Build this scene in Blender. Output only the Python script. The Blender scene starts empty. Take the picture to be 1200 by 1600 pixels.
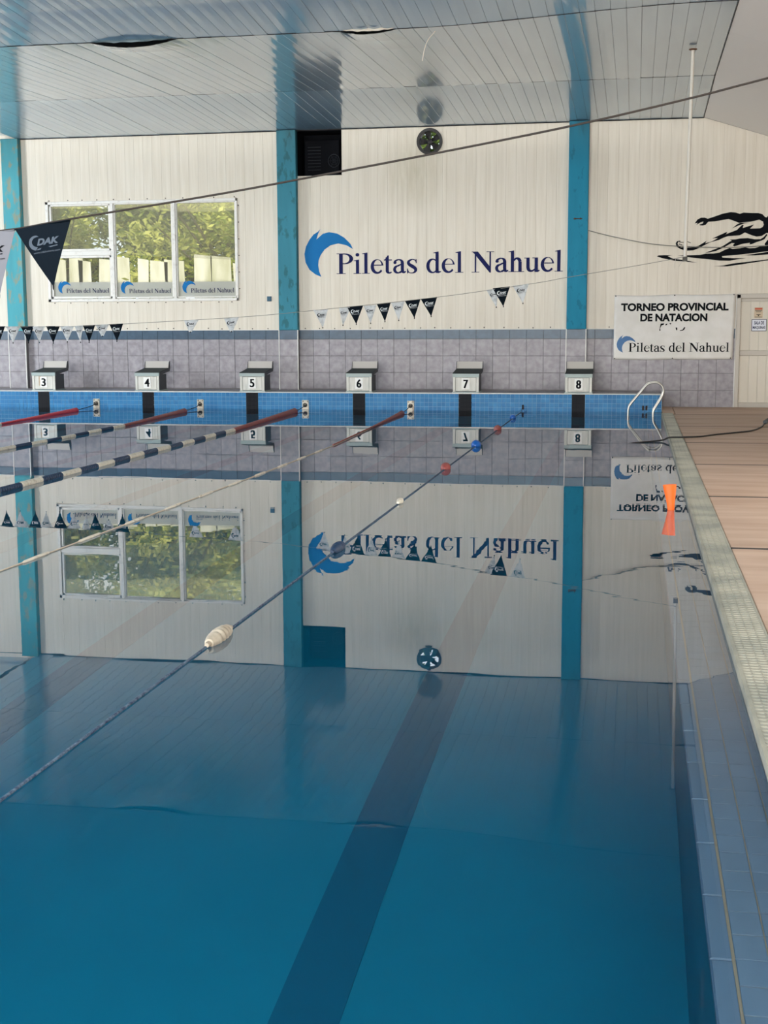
import bpy, math, random
from mathutils import Vector, Matrix
random.seed(7)
SC = bpy.context.scene
COL = SC.collection

# ------------------------------------------------------------------ camera
def make_camera():
    yaw, pitch, roll = 0.186675, 0.138570, -0.0036807
    cy, sy, cp, sp = math.cos(yaw), math.sin(yaw), math.cos(pitch), math.sin(pitch)
    F = Vector((-sy*cp, cy*cp, -sp)); r = Vector((cy, sy, 0)); u = r.cross(F)
    R = r*math.cos(roll) + u*math.sin(roll); U = -r*math.sin(roll) + u*math.cos(roll)
    cd = bpy.data.cameras.new('camera'); co = bpy.data.objects.new('camera', cd); COL.objects.link(co)
    cd.sensor_fit = 'VERTICAL'; cd.sensor_height = 24.0; cd.lens = 24.0*2068.35/1600.0
    cd.clip_start = 0.05; cd.clip_end = 300
    m = Matrix.Identity(4)
    for i in range(3):
        m[i][0] = R[i]; m[i][1] = U[i]; m[i][2] = -F[i]
    m[0][3], m[1][3], m[2][3] = 0, 0, 1.625
    co.matrix_world = m
    SC.camera = co
make_camera()

# ------------------------------------------------------------------ world, sun, daylight, exposure
W = bpy.data.worlds.new('sky'); SC.world = W; W.use_nodes = True
bg = W.node_tree.nodes['Background']
bg.inputs['Color'].default_value = (0.80, 0.90, 1.0, 1); bg.inputs['Strength'].default_value = 2.0
SC.view_settings.view_transform = 'Standard'; SC.view_settings.look = 'None'
SC.view_settings.gamma = 1.0; SC.view_settings.use_curve_mapping = False
SC.view_settings.exposure = 0.0
cy_ = SC.cycles
cy_.max_bounces = 10; cy_.diffuse_bounces = 4; cy_.glossy_bounces = 5; cy_.transmission_bounces = 8
cy_.transparent_max_bounces = 16; cy_.sample_clamp_indirect = 6.0; cy_.blur_glossy = 0.3
cy_.use_denoising = True

def sun():
    d = bpy.data.lights.new('sun', 'SUN'); d.energy = 10.0; d.angle = 0.02; d.color = (1.0, 0.93, 0.78)
    o = bpy.data.objects.new('sun', d); COL.objects.link(o)
    o.rotation_euler = Vector((0.25, 0.62, -0.75)).to_track_quat('-Z', 'Y').to_euler()
sun()
def area(name, loc, direction, sx, sy, power, color):
    d = bpy.data.lights.new(name, 'AREA'); d.shape = 'RECTANGLE'; d.size = sx; d.size_y = sy
    d.energy = power; d.color = color
    o = bpy.data.objects.new(name, d); COL.objects.link(o); o.location = loc
    o.rotation_euler = Vector(direction).to_track_quat('-Z', 'Z').to_euler()
# added area lamps inside closed walls stand in for unseen windows; right only fills
area('daylight_left', (-18.8, 19.6, 3.4), (1, 0, -0.02), 12, 2.8, 2250, (0.95, 0.98, 1.0))
area('daylight_near', (-6.0, -3.7, 3.3), (0, 1, -0.05), 18, 2.6, 2800, (1.0, 0.98, 0.94))
area('fill_right', (5.3, 12.0, 2.6), (-1, 0, -0.1), 20, 1.6, 1200, (1.0, 0.95, 0.88))

# ------------------------------------------------------------------ colour and node helpers
def S(r, g, b):
    f = lambda c: ((c/255)/12.92 if c/255 <= .04045 else ((c/255+.055)/1.055)**2.4)
    return (f(r), f(g), f(b), 1)
def newmat(name):
    m = bpy.data.materials.new(name); m.use_nodes = True; nt = m.node_tree; nt.nodes.clear()
    out = nt.nodes.new('ShaderNodeOutputMaterial')
    return m, nt, out
def N(nt, t, **kw):
    n = nt.nodes.new(t)
    for k, v in kw.items():
        if k in n.inputs.keys(): n.inputs[k].default_value = v
        else: setattr(n, k, v)
    return n
def coords(nt, scale=(1, 1, 1), obj=False):
    tc = nt.nodes.new('ShaderNodeNewGeometry') if not obj else nt.nodes.new('ShaderNodeTexCoord')
    mp = nt.nodes.new('ShaderNodeMapping'); mp.inputs['Scale'].default_value = scale
    nt.links.new(tc.outputs['Object'] if obj else tc.outputs['Position'], mp.inputs['Vector'])
    return mp.outputs['Vector']
def pbr(name, col, rough=0.6, metal=0.0, spec=0.5, col2=None, nscale=6.0, stretch=(1, 1, 1), detail=5.0,
        lo=0.35, hi=0.65, bump=0.0, bscale=None, rand=0.0, coat=0.0, coat_rough=0.1):
    m, nt, out = newmat(name)
    p = N(nt, 'ShaderNodeBsdfPrincipled'); nt.links.new(p.outputs[0], out.inputs['Surface'])
    p.inputs['Base Color'].default_value = col; p.inputs['Roughness'].default_value = rough
    p.inputs['Metallic'].default_value = metal; p.inputs['Specular IOR Level'].default_value = spec
    p.inputs['Coat Weight'].default_value = coat; p.inputs['Coat Roughness'].default_value = coat_rough
    last = None
    if col2 is not None:
        no = N(nt, 'ShaderNodeTexNoise', Scale=nscale, Detail=detail)
        nt.links.new(coords(nt, stretch), no.inputs['Vector'])
        mr = N(nt, 'ShaderNodeMapRange'); mr.inputs['From Min'].default_value = lo; mr.inputs['From Max'].default_value = hi
        nt.links.new(no.outputs[0], mr.inputs['Value'])
        mx = N(nt, 'ShaderNodeMix', data_type='RGBA')
        mx.inputs[6].default_value = col; mx.inputs[7].default_value = col2
        nt.links.new(mr.outputs[0], mx.inputs[0]); last = mx.outputs[2]
    if rand:
        oi = N(nt, 'ShaderNodeObjectInfo'); hv = N(nt, 'ShaderNodeHueSaturation')
        mr2 = N(nt, 'ShaderNodeMapRange'); mr2.inputs['To Min'].default_value = 1-rand; mr2.inputs['To Max'].default_value = 1+rand
        nt.links.new(oi.outputs['Random'], mr2.inputs['Value']); nt.links.new(mr2.outputs[0], hv.inputs['Value'])
        if last: nt.links.new(last, hv.inputs['Color'])
        else: hv.inputs['Color'].default_value = col
        last = hv.outputs[0]
    if last: nt.links.new(last, p.inputs['Base Color'])
    if bump:
        nb = N(nt, 'ShaderNodeTexNoise', Scale=bscale or nscale, Detail=4.0)
        nt.links.new(coords(nt, stretch), nb.inputs['Vector'])
        b = N(nt, 'ShaderNodeBump', Strength=1.0, Distance=bump)
        nt.links.new(nb.outputs[0], b.inputs['Height']); nt.links.new(b.outputs[0], p.inputs['Normal'])
    return m

M = {}
M['panel'] = pbr('pvc_wall_panel', S(226, 219, 205), 0.42, col2=S(216, 208, 192), nscale=3.0, stretch=(5, 5, .25), rand=0.02, spec=.4)
def dirt():
    nt = M['panel'].node_tree; p = nt.nodes['Principled BSDF']; src = p.inputs['Base Color'].links[0].from_socket
    geo = N(nt, 'ShaderNodeNewGeometry'); sp = N(nt, 'ShaderNodeSeparateXYZ'); nt.links.new(geo.outputs['Position'], sp.inputs[0])
    def mth(op, a, b):
        n = N(nt, 'ShaderNodeMath', operation=op)
        for i, v in enumerate((a, b)):
            if isinstance(v, (int, float)): n.inputs[i].default_value = v
            else: nt.links.new(v, n.inputs[i])
        return n.outputs[0]
    dx = mth('DIVIDE', mth('ADD', sp.outputs[0], 4.45), .75); dz = mth('DIVIDE', mth('SUBTRACT', sp.outputs[2], 4.75), .95)
    d = mth('SQRT', mth('ADD', mth('MULTIPLY', dx, dx), mth('MULTIPLY', dz, dz)), 0)
    no = N(nt, 'ShaderNodeTexNoise', Scale=5.0, Detail=6.0); nt.links.new(coords(nt, (3, 3, .5)), no.inputs['Vector'])
    f = mth('MULTIPLY', mth('MAXIMUM', mth('SUBTRACT', 1.0, d), 0.0), mth('MULTIPLY', no.outputs[0], .75))
    mx = N(nt, 'ShaderNodeMix', data_type='RGBA'); mx.inputs[7].default_value = S(150, 142, 104)
    nt.links.new(f, mx.inputs[0]); nt.links.new(src, mx.inputs[6]); nt.links.new(mx.outputs[2], p.inputs['Base Color'])
dirt()
M['panel_back'] = pbr('panel_backing', S(196, 190, 176), 0.8)
M['roof_in'] = pbr('roof_lining', S(120, 120, 118), 0.9)
M['plain_wall'] = pbr('plain_wall', S(205, 198, 184), 0.8)
M['ceil'] = pbr('pvc_ceiling_plank', S(150, 184, 208), 0.32, col2=S(142, 175, 200), nscale=1.2, stretch=(3, .4, 1), rand=0.025, spec=.5,
                bump=0.006, bscale=1.3, coat=1.0, coat_rough=.09)
M['ceil'].node_tree.nodes['Principled BSDF'].inputs['Coat IOR'].default_value = 1.62
M['ceil_slope'] = pbr('smooth_ceiling_sheet', S(238, 235, 232), 0.35, spec=.4)
M['dark_gap'] = pbr('dark_joint', S(44, 42, 42), 0.9)
M['tile'] = pbr('grey_stone_tile', S(162, 158, 164), 0.45, col2=S(138, 134, 140), nscale=9, detail=6, rand=0.05, spec=.4)
M['band'] = pbr('slate_blue_border_tile', S(62, 88, 110), 0.35, col2=S(54, 78, 98), nscale=8, rand=0.07)
M['grout'] = pbr('grey_grout', S(128, 124, 126), 0.9)
M['whitemetal'] = pbr('white_metal_trim', S(222, 222, 218), 0.35)
M['alu'] = pbr('weathered_white_aluminium', S(232, 230, 224), 0.4, col2=S(200, 196, 188), nscale=12, lo=.55, hi=.8)
M['rust'] = pbr('rusty_steel', S(92, 62, 42), 0.9)
M['screw'] = pbr('dark_screw', S(60, 50, 44), 0.7)
M['navy_ink'] = pbr('navy_lettering', S(14, 24, 78), 0.7, spec=.2)
M['logo_blue'] = pbr('blue_logo_vinyl', S(0, 104, 166), 0.6, spec=.2)
M['black_ink'] = pbr('black_ink', S(10, 14, 20), 0.8, spec=.15)
M['banner_blue'] = pbr('banner_blue_print', S(58, 104, 152), 0.6)
M['banner'] = pbr('white_banner_cloth', S(232, 230, 226), 0.7, col2=S(224, 222, 216), nscale=4)
M['steel_face'] = pbr('block_face_paint', S(216, 214, 206), 0.45, col2=S(196, 196, 188), nscale=5, stretch=(4, 4, .6))
M['steel_side'] = pbr('block_side_paint', S(74, 78, 82), 0.6)
M['steel_lip'] = pbr('block_lip_paint', S(156, 170, 168), 0.45)
M['tread'] = pbr('dark_anti_slip_tread', S(48, 54, 54), 0.85)
M['board'] = pbr('block_kick_plate_paint', S(188, 184, 178), 0.6)
M['plate_white'] = pbr('number_plate_white', S(238, 238, 234), 0.5)
M['anchor'] = pbr('stained_anchor_plate', S(196, 190, 176), 0.4, metal=.2, col2=S(120, 96, 76), nscale=14, lo=.55, hi=.75)
M['darksteel'] = pbr('dark_steel', S(58, 56, 52), 0.5, metal=.6)
M['chrome'] = pbr('polished_stainless', S(186, 184, 178), 0.30, metal=1.0)
M['mosaic_black'] = pbr('black_mosaic', S(12, 16, 24), 0.6, spec=.2)
M['lanepaint'] = pbr('navy_lane_marking', S(34, 104, 134), 0.7)
M['white_float'] = pbr('white_float_plastic', S(224, 218, 202), 0.5, col2=S(176, 164, 140), nscale=20, lo=.5, hi=.8)
M['oval_float'] = pbr('aged_white_float_plastic', S(196, 186, 168), 0.6, col2=S(160, 148, 130), nscale=14)
M['navy_float'] = pbr('navy_float_plastic', S(34, 56, 84), 0.5)
M['blue_float'] = pbr('blue_float_plastic', S(22, 92, 176), 0.35)
M['red_float'] = pbr('faded_red_float_plastic', S(156, 66, 62), 0.6, col2=S(140, 86, 82), nscale=10)
M['red_new'] = pbr('red_float_plastic', S(214, 26, 54), 0.45)
M['rope_blue'] = pbr('blue_rope', S(20, 44, 76), 0.8, col2=S(96, 118, 138), nscale=60)
M['rope_pale'] = pbr('pale_rope', S(200, 190, 170), 0.8)
M['rope_dark'] = pbr('dark_cord', S(44, 38, 34), 0.9)
M['cord_grey'] = pbr('grey_cord', S(130, 128, 120), 0.8)
M['hose'] = pbr('black_hose', S(28, 30, 34), 0.5)
M['slab'] = pbr('brown_deck_concrete', S(202, 176, 156), 0.7, col2=S(184, 155, 134), nscale=1.4, stretch=(.5, 2.5, 1), detail=8, lo=.35, hi=.62, rand=.05)
M['deckbase'] = pbr('deck_joint', S(70, 54, 42), 0.9)
M['grate'] = pbr('grey_grate_plastic', S(164, 162, 148), 0.6, col2=S(136, 138, 128), nscale=2.0, lo=.4, hi=.6)
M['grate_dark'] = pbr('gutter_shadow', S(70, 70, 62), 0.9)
M['orange'] = pbr('orange_plastic', S(255, 112, 40), 0.4)
M['pole'] = pbr('white_pole_paint', S(206, 202, 192), 0.4)
M['flag_dark'] = pbr('navy_pennant_cloth', S(9, 19, 28), 0.85, spec=.1)
M['flag_grey'] = pbr('silver_pennant_cloth', S(196, 200, 202), 0.6, col2=S(158, 164, 168), nscale=16, lo=.4, hi=.7)
M['flag_near_grey'] = pbr('grey_pennant_cloth', S(112, 114, 122), 0.8, spec=.2)
M['logo_grey'] = pbr('pennant_grey_print', S(74, 84, 96), 0.8, spec=.2)
M['logo_white'] = pbr('pennant_white_print', S(200, 208, 212), 0.7)
M['hvac'] = pbr('dark_navy_casing', S(7, 10, 18), 0.8, spec=.2)
M['hvac2'] = pbr('dark_slate_grille', S(30, 36, 44), 0.7)
M['fan'] = pbr('black_fan_metal', S(24, 22, 22), 0.6)
M['door'] = pbr('cream_door_panel', S(220, 214, 200), 0.5, rand=.02)
M['doorframe'] = pbr('greige_door_frame', S(196, 190, 180), 0.5)
M['sign_white'] = pbr('sign_white', S(226, 230, 240), 0.4)
M['sign_tan'] = pbr('sign_tan', S(206, 186, 158), 0.5)
M['sign_red'] = pbr('sign_red_print', S(188, 86, 56), 0.5)
M['bluebox'] = pbr('blue_box_plastic', S(36, 84, 110), 0.5)
M['fence'] = pbr('pale_fence_sheet', S(232, 230, 220), 0.8, col2=S(184, 184, 160), nscale=1.4, stretch=(2, 1, .5))
M['bark'] = pbr('bark', S(84, 72, 58), 0.9)
M['ground'] = pbr('outdoor_soil', S(120, 112, 84), 0.9)
M['hang'] = pbr('dull_blue_grey_strip', S(84, 104, 112), 0.5)
M['foam'] = pbr('exposed_foam', S(206, 200, 186), 0.8)

def column_mat(name, base, patch, amount, zfade=False):
    m, nt, out = newmat(name)
    p = N(nt, 'ShaderNodeBsdfPrincipled', Roughness=0.7); p.inputs['Specular IOR Level'].default_value = .2; nt.links.new(p.outputs[0], out.inputs['Surface'])
    n1 = N(nt, 'ShaderNodeTexNoise', Scale=9.0, Detail=10.0); nt.links.new(coords(nt, (1, 1, .5)), n1.inputs['Vector'])
    mr = N(nt, 'ShaderNodeMapRange'); mr.inputs['From Min'].default_value = .60-amount; mr.inputs['From Max'].default_value = .66-amount*.5
    nt.links.new(n1.outputs[0], mr.inputs['Value'])
    mx = N(nt, 'ShaderNodeMix', data_type='RGBA'); mx.inputs[6].default_value = base; mx.inputs[7].default_value = patch
    nt.links.new(mr.outputs[0], mx.inputs[0])
    n2 = N(nt, 'ShaderNodeTexNoise', Scale=2.0, Detail=4.0); nt.links.new(coords(nt, (4, 4, .5)), n2.inputs['Vector'])
    hv = N(nt, 'ShaderNodeHueSaturation'); mr2 = N(nt, 'ShaderNodeMapRange')
    mr2.inputs['To Min'].default_value = .82; mr2.inputs['To Max'].default_value = 1.18
    nt.links.new(n2.outputs[0], mr2.inputs['Value']); nt.links.new(mr2.outputs[0], hv.inputs['Value'])
    nt.links.new(mx.outputs[2], hv.inputs['Color'])
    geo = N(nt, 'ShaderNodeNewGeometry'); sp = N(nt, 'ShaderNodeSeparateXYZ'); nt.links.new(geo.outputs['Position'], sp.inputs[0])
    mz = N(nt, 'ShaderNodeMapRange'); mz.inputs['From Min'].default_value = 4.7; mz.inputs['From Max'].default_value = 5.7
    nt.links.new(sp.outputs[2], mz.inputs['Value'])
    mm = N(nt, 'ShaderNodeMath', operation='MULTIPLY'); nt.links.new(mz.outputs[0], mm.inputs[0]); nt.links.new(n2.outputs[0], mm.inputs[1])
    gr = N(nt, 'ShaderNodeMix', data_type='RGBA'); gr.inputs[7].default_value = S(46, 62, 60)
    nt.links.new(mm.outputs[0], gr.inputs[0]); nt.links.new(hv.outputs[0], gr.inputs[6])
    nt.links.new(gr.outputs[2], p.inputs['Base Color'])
    return m
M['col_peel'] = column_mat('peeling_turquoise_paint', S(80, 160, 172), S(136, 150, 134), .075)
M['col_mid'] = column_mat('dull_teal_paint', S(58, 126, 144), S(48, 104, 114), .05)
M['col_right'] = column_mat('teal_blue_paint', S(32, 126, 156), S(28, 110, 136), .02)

def mosaic_mat():
    m, nt, out = newmat('blue_pool_mosaic')
    p = N(nt, 'ShaderNodeBsdfPrincipled', Roughness=0.45); p.inputs['Specular IOR Level'].default_value = .2; nt.links.new(p.outputs[0], out.inputs['Surface'])
    wn = N(nt, 'ShaderNodeTexWhiteNoise', noise_dimensions='3D')
    geo = N(nt, 'ShaderNodeNewGeometry'); sn = N(nt, 'ShaderNodeVectorMath', operation='SNAP')
    sn.inputs[1].default_value = (.085, .085, .085); nt.links.new(geo.outputs['Position'], sn.inputs[0])
    nt.links.new(sn.outputs[0], wn.inputs['Vector'])
    mx = N(nt, 'ShaderNodeMix', data_type='RGBA'); mx.inputs[6].default_value = S(34, 104, 156); mx.inputs[7].default_value = S(54, 126, 176)
    nt.links.new(wn.outputs['Value'], mx.inputs[0]); nt.links.new(mx.outputs[2], p.inputs['Base Color'])
    return m
M['mosaic'] = mosaic_mat()
M['mosaic_grout'] = pbr('pale_mosaic_grout', S(150, 180, 205), 0.8)
M['basin'] = pbr('blue_basin_paint', S(42, 141, 168), 0.7, col2=S(37, 134, 161), nscale=.8)
M['lip'] = pbr('shelf_tile', S(104, 136, 164), 0.4, col2=S(96, 128, 156), nscale=5, rand=.05)
M['lip_grout'] = pbr('yellowed_grout', S(156, 148, 130), 0.9)
M['nosing'] = pbr('shelf_nosing_tile', S(98, 130, 160), 0.5, rand=.05)

def water_mat():
    m, nt, out = newmat('pool_water')
    no = N(nt, 'ShaderNodeTexNoise', Scale=1.0, Detail=3.0); nt.links.new(coords(nt, (.7, 2.2, 1)), no.inputs['Vector'])
    b = N(nt, 'ShaderNodeBump', Strength=1.0, Distance=0.00045); nt.links.new(no.outputs[0], b.inputs['Height'])
    fr = N(nt, 'ShaderNodeFresnel', IOR=1.333)
    fc = N(nt, 'ShaderNodeFloatCurve'); c = fc.mapping.curves[0]
    pts = [(0, 0), (.05, .012), (.10, .035), (.16, .15), (.23, .34), (.35, .44), (.5, .55), (.7, .68), (1, 1)]
    c.points[0].location = pts[0]; c.points[1].location = pts[-1]
    for q in pts[1:-1]: c.points.new(*q)
    fc.mapping.update()
    nt.links.new(fr.outputs[0], fc.inputs['Value'])
    rf = N(nt, 'ShaderNodeBsdfRefraction', IOR=1.333, Roughness=0.0); rf.inputs['Color'].default_value = (1, 1, 1, 1)
    gl = N(nt, 'ShaderNodeBsdfGlossy', Roughness=0.0); gl.inputs['Color'].default_value = (1, 1, 1, 1)
    mx = N(nt, 'ShaderNodeMixShader')
    nt.links.new(fc.outputs[0], mx.inputs[0]); nt.links.new(rf.outputs[0], mx.inputs[1]); nt.links.new(gl.outputs[0], mx.inputs[2])
    nt.links.new(b.outputs[0], rf.inputs['Normal']); nt.links.new(b.outputs[0], gl.inputs['Normal'])
    nt.links.new(mx.outputs[0], out.inputs['Surface'])
    ab = N(nt, 'ShaderNodeVolumeAbsorption', Density=0.5); ab.inputs['Color'].default_value = (0.0, 0.80, 0.90, 1)
    nt.links.new(ab.outputs[0], out.inputs['Volume'])
    return m
M['water'] = water_mat()

def glass_mat():
    m, nt, out = newmat('dusty_window_glass')
    tr = N(nt, 'ShaderNodeBsdfTransparent'); tr.inputs[0].default_value = (.94, .95, .93, 1)
    gl = N(nt, 'ShaderNodeBsdfGlossy', Roughness=0.03)
    df = N(nt, 'ShaderNodeBsdfDiffuse'); df.inputs[0].default_value = S(205, 200, 180)
    fr = N(nt, 'ShaderNodeFresnel', IOR=1.45)
    m1 = N(nt, 'ShaderNodeMixShader'); m2 = N(nt, 'ShaderNodeMixShader'); m2.inputs[0].default_value = .10
    nt.links.new(fr.outputs[0], m1.inputs[0]); nt.links.new(tr.outputs[0], m1.inputs[1]); nt.links.new(gl.outputs[0], m1.inputs[2])
    nt.links.new(m1.outputs[0], m2.inputs[1]); nt.links.new(df.outputs[0], m2.inputs[2]); nt.links.new(m2.outputs[0], out.inputs['Surface'])
    return m
M['glass'] = glass_mat()
def veil_mat(name, col, a, transl=True):
    m, nt, out = newmat(name)
    tr = N(nt, 'ShaderNodeBsdfTransparent'); df = N(nt, 'ShaderNodeBsdfDiffuse'); df.inputs[0].default_value = col
    tl = N(nt, 'ShaderNodeBsdfTranslucent'); tl.inputs[0].default_value = col
    ms = N(nt, 'ShaderNodeMixShader'); ms.inputs[0].default_value = .5
    nt.links.new(df.outputs[0], ms.inputs[1]); nt.links.new(tl.outputs[0], ms.inputs[2])
    mx = N(nt, 'ShaderNodeMixShader'); mx.inputs[0].default_value = a
    nt.links.new(tr.outputs[0], mx.inputs[1]); nt.links.new(ms.outputs[0], mx.inputs[2]); nt.links.new(mx.outputs[0], out.inputs['Surface'])
    return m
M['net'] = veil_mat('shade_net', S(206, 202, 168), .34)
M['sticker'] = veil_mat('translucent_sticker', S(236, 236, 230), .70)
def leaf_mat(name, c1, c2):
    m, nt, out = newmat(name)
    no = N(nt, 'ShaderNodeTexNoise', Scale=3.0, Detail=3.0); nt.links.new(coords(nt), no.inputs['Vector'])
    mx = N(nt, 'ShaderNodeMix', data_type='RGBA'); mx.inputs[6].default_value = c1; mx.inputs[7].default_value = c2
    mr = N(nt, 'ShaderNodeMapRange'); mr.inputs['From Min'].default_value = .4; mr.inputs['From Max'].default_value = .6
    nt.links.new(no.outputs[0], mr.inputs['Value']); nt.links.new(mr.outputs[0], mx.inputs[0])
    df = N(nt, 'ShaderNodeBsdfDiffuse'); tl = N(nt, 'ShaderNodeBsdfTranslucent')
    nt.links.new(mx.outputs[2], df.inputs[0]); nt.links.new(mx.outputs[2], tl.inputs[0])
    ms = N(nt, 'ShaderNodeMixShader'); ms.inputs[0].default_value = .5
    nt.links.new(df.outputs[0], ms.inputs[1]); nt.links.new(tl.outputs[0], ms.inputs[2]); nt.links.new(ms.outputs[0], out.inputs['Surface'])
    return m
M['leaf'] = leaf_mat('yellow_green_leaf', S(128, 146, 60), S(220, 220, 130))
M['leaf2'] = leaf_mat('green_leaf', S(54, 74, 40), S(120, 138, 76))

# ------------------------------------------------------------------ mesh helpers
class MB:
    def __init__(s): s.v = []; s.f = []; s.smooth = False
    def poly(s, pts):
        n = len(s.v); s.v += [tuple(p) for p in pts]; s.f.append(tuple(range(n, n+len(pts)))); return s
    def box(s, x0, x1, y0, y1, z0, z1):
        n = len(s.v)
        s.v += [(x0,y0,z0),(x1,y0,z0),(x1,y1,z0),(x0,y1,z0),(x0,y0,z1),(x1,y0,z1),(x1,y1,z1),(x0,y1,z1)]
        s.f += [tuple(n+i for i in q) for q in ((0,3,2,1),(4,5,6,7),(0,1,5,4),(1,2,6,5),(2,3,7,6),(3,0,4,7))]; return s
    def bevbox(s, x0, x1, y0, y1, z0, z1, b=.004, front='y'):
        # box whose front edges (facing -Y, or +Z) are chamfered
        n = len(s.v)
        if front == 'y':
            s.v += [(x0,y1,z0),(x1,y1,z0),(x1,y1,z1),(x0,y1,z1),(x0,y0+b,z0),(x1,y0+b,z0),(x1,y0+b,z1),(x0,y0+b,z1),
                    (x0+b,y0,z0+b),(x1-b,y0,z0+b),(x1-b,y0,z1-b),(x0+b,y0,z1-b)]
        else:
            s.v += [(x0,y0,z0),(x0,y1,z0),(x1,y1,z0),(x1,y0,z0),(x0,y0,z1-b),(x0,y1,z1-b),(x1,y1,z1-b),(x1,y0,z1-b),
                    (x0+b,y0+b,z1),(x0+b,y1-b,z1),(x1-b,y1-b,z1),(x1-b,y0+b,z1)]
        q = [(3,2,1,0)]
        for a, c in ((0,4),(4,8)):
            for i in range(4):
                j = (i+1) % 4; q.append((a+i, a+j, c+j, c+i))
        q.append((8,9,10,11)); s.f += [tuple(n+i for i in t) for t in q]; return s
    def lathe(s, prof, p0, axis, segs=16):
        # prof: (distance along axis, radius)
        a = Vector(axis).normalized(); h = Vector((0,0,1)) if abs(a.z) < .9 else Vector((1,0,0))
        u = a.cross(h).normalized(); w = a.cross(u); p0 = Vector(p0); n = len(s.v)
        for t, r in prof:
            for k in range(segs):
                g = 2*math.pi*k/segs; s.v.append(tuple(p0+a*t+(u*math.cos(g)+w*math.sin(g))*r))
        for i in range(len(prof)-1):
            for k in range(segs):
                l = (k+1) % segs; s.f.append((n+i*segs+k, n+i*segs+l, n+(i+1)*segs+l, n+(i+1)*segs+k))
        s.f.append(tuple(n+k for k in range(segs))[::-1]); s.f.append(tuple(n+(len(prof)-1)*segs+k for k in range(segs)))
        s.smooth = True; return s
    def tube(s, pts, r, segs=8):
        pts = [Vector(p) for p in pts]; n = len(s.v)
        rr = r if isinstance(r, (list, tuple)) else [r]*len(pts)
        t0 = (pts[1]-pts[0]).normalized(); h = Vector((0,0,1)) if abs(t0.z) < .9 else Vector((0,1,0)); u = t0.cross(h).normalized()
        for i, p in enumerate(pts):
            t = (pts[min(i+1,len(pts)-1)]-pts[max(i-1,0)]).normalized()
            u = (u - t*u.dot(t)).normalized(); w = t.cross(u)
            for k in range(segs):
                g = 2*math.pi*k/segs; s.v.append(tuple(p+(u*math.cos(g)+w*math.sin(g))*rr[i]))
        for i in range(len(pts)-1):
            for k in range(segs):
                l = (k+1) % segs; s.f.append((n+i*segs+k, n+i*segs+l, n+(i+1)*segs+l, n+(i+1)*segs+k))
        s.f.append(tuple(n+k for k in range(segs))[::-1]); s.f.append(tuple(n+(len(pts)-1)*segs+k for k in range(segs)))
        s.smooth = True; return s
    def mesh(s, name, mat):
        me = bpy.data.meshes.new(name); me.from_pydata(s.v, [], s.f); me.validate(); me.update()
        if mat: me.materials.append(mat)
        if s.smooth:
            me.shade_smooth()
            try: me.set_sharp_from_angle(angle=math.radians(40))
            except Exception: pass
        return me
    def build(s, name, mat, parent=None, kind=None, label=None, loc=None):
        o = bpy.data.objects.new(name, s.mesh(name, mat)); COL.objects.link(o)
        if parent is not None: o.parent = parent
        if loc is not None: o.location = loc
        if kind: o['kind'] = kind
        if label: o['label'] = label
        return o
def put(name, me, parent, loc=(0,0,0), label=None):
    o = bpy.data.objects.new(name, me); COL.objects.link(o); o.location = loc
    if parent is not None: o.parent = parent
    if label: o['label'] = label
    return o
def empty(name, loc=(0,0,0)):
    o = bpy.data.objects.new(name, None); COL.objects.link(o); o.location = loc; o.empty_display_size = .1; return o
def tag(o, label, cat, group=None, kind=None):
    o['label'] = label; o['category'] = cat
    if group: o['group'] = group
    if kind: o['kind'] = kind
    return o
def catmull(P, n=6):
    P = [Vector(p) for p in P]; out = []
    for i in range(len(P)-1):
        a = P[max(i-1,0)]; b = P[i]; c = P[i+1]; d = P[min(i+2,len(P)-1)]
        for k in range(n):
            t = k/n; out.append(.5*((2*b)+(c-a)*t+(2*a-5*b+4*c-d)*t*t+(3*b-a-3*c+d)*t**3))
    out.append(P[-1]); return out

# ------------------------------------------------------------------ lettering (own serif glyphs, in thousandths of an em)
def rect(x0, x1, y0, y1): return [(x0,y0),(x1,y0),(x1,y1),(x0,y1)]
def ring(o, i, a0, a1, n=20):
    out = []
    for k in range(n):
        a, b = (math.radians(a0+(a1-a0)*t/n) for t in (k, k+1))
        P = lambda e, g: (e[0]+e[2]*math.cos(g), e[1]+e[3]*math.sin(g))
        out.append([P(o,a),P(o,b),P(i,b),P(i,a)])
    return out
def disc(cx, cy, r, n=16): return [(cx+r*math.cos(2*math.pi*k/n), cy+r*math.sin(2*math.pi*k/n)) for k in range(n)]
def stroke(pts):
    P = [Vector((p[0],p[1],0)) for p in pts]; L = []; R_ = []
    for i in range(len(P)):
        t = (P[min(i+1,len(P)-1)]-P[max(i-1,0)]).normalized(); nrm = Vector((-t.y,t.x,0))*pts[i][2]*.5
        L.append((P[i]+nrm)[:2]); R_.append((P[i]-nrm)[:2])
    return [[L[i],L[i+1],R_[i+1],R_[i]] for i in range(len(P)-1)]
def smooth_stroke(pts): return stroke([tuple(p) for p in catmull(pts, 4)])
def flag_(x0, x1, top): return [(x0-76,top-33),(x1,top),(x1,top-43),(x0,top-55),(x0-76,top-47)]
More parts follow.
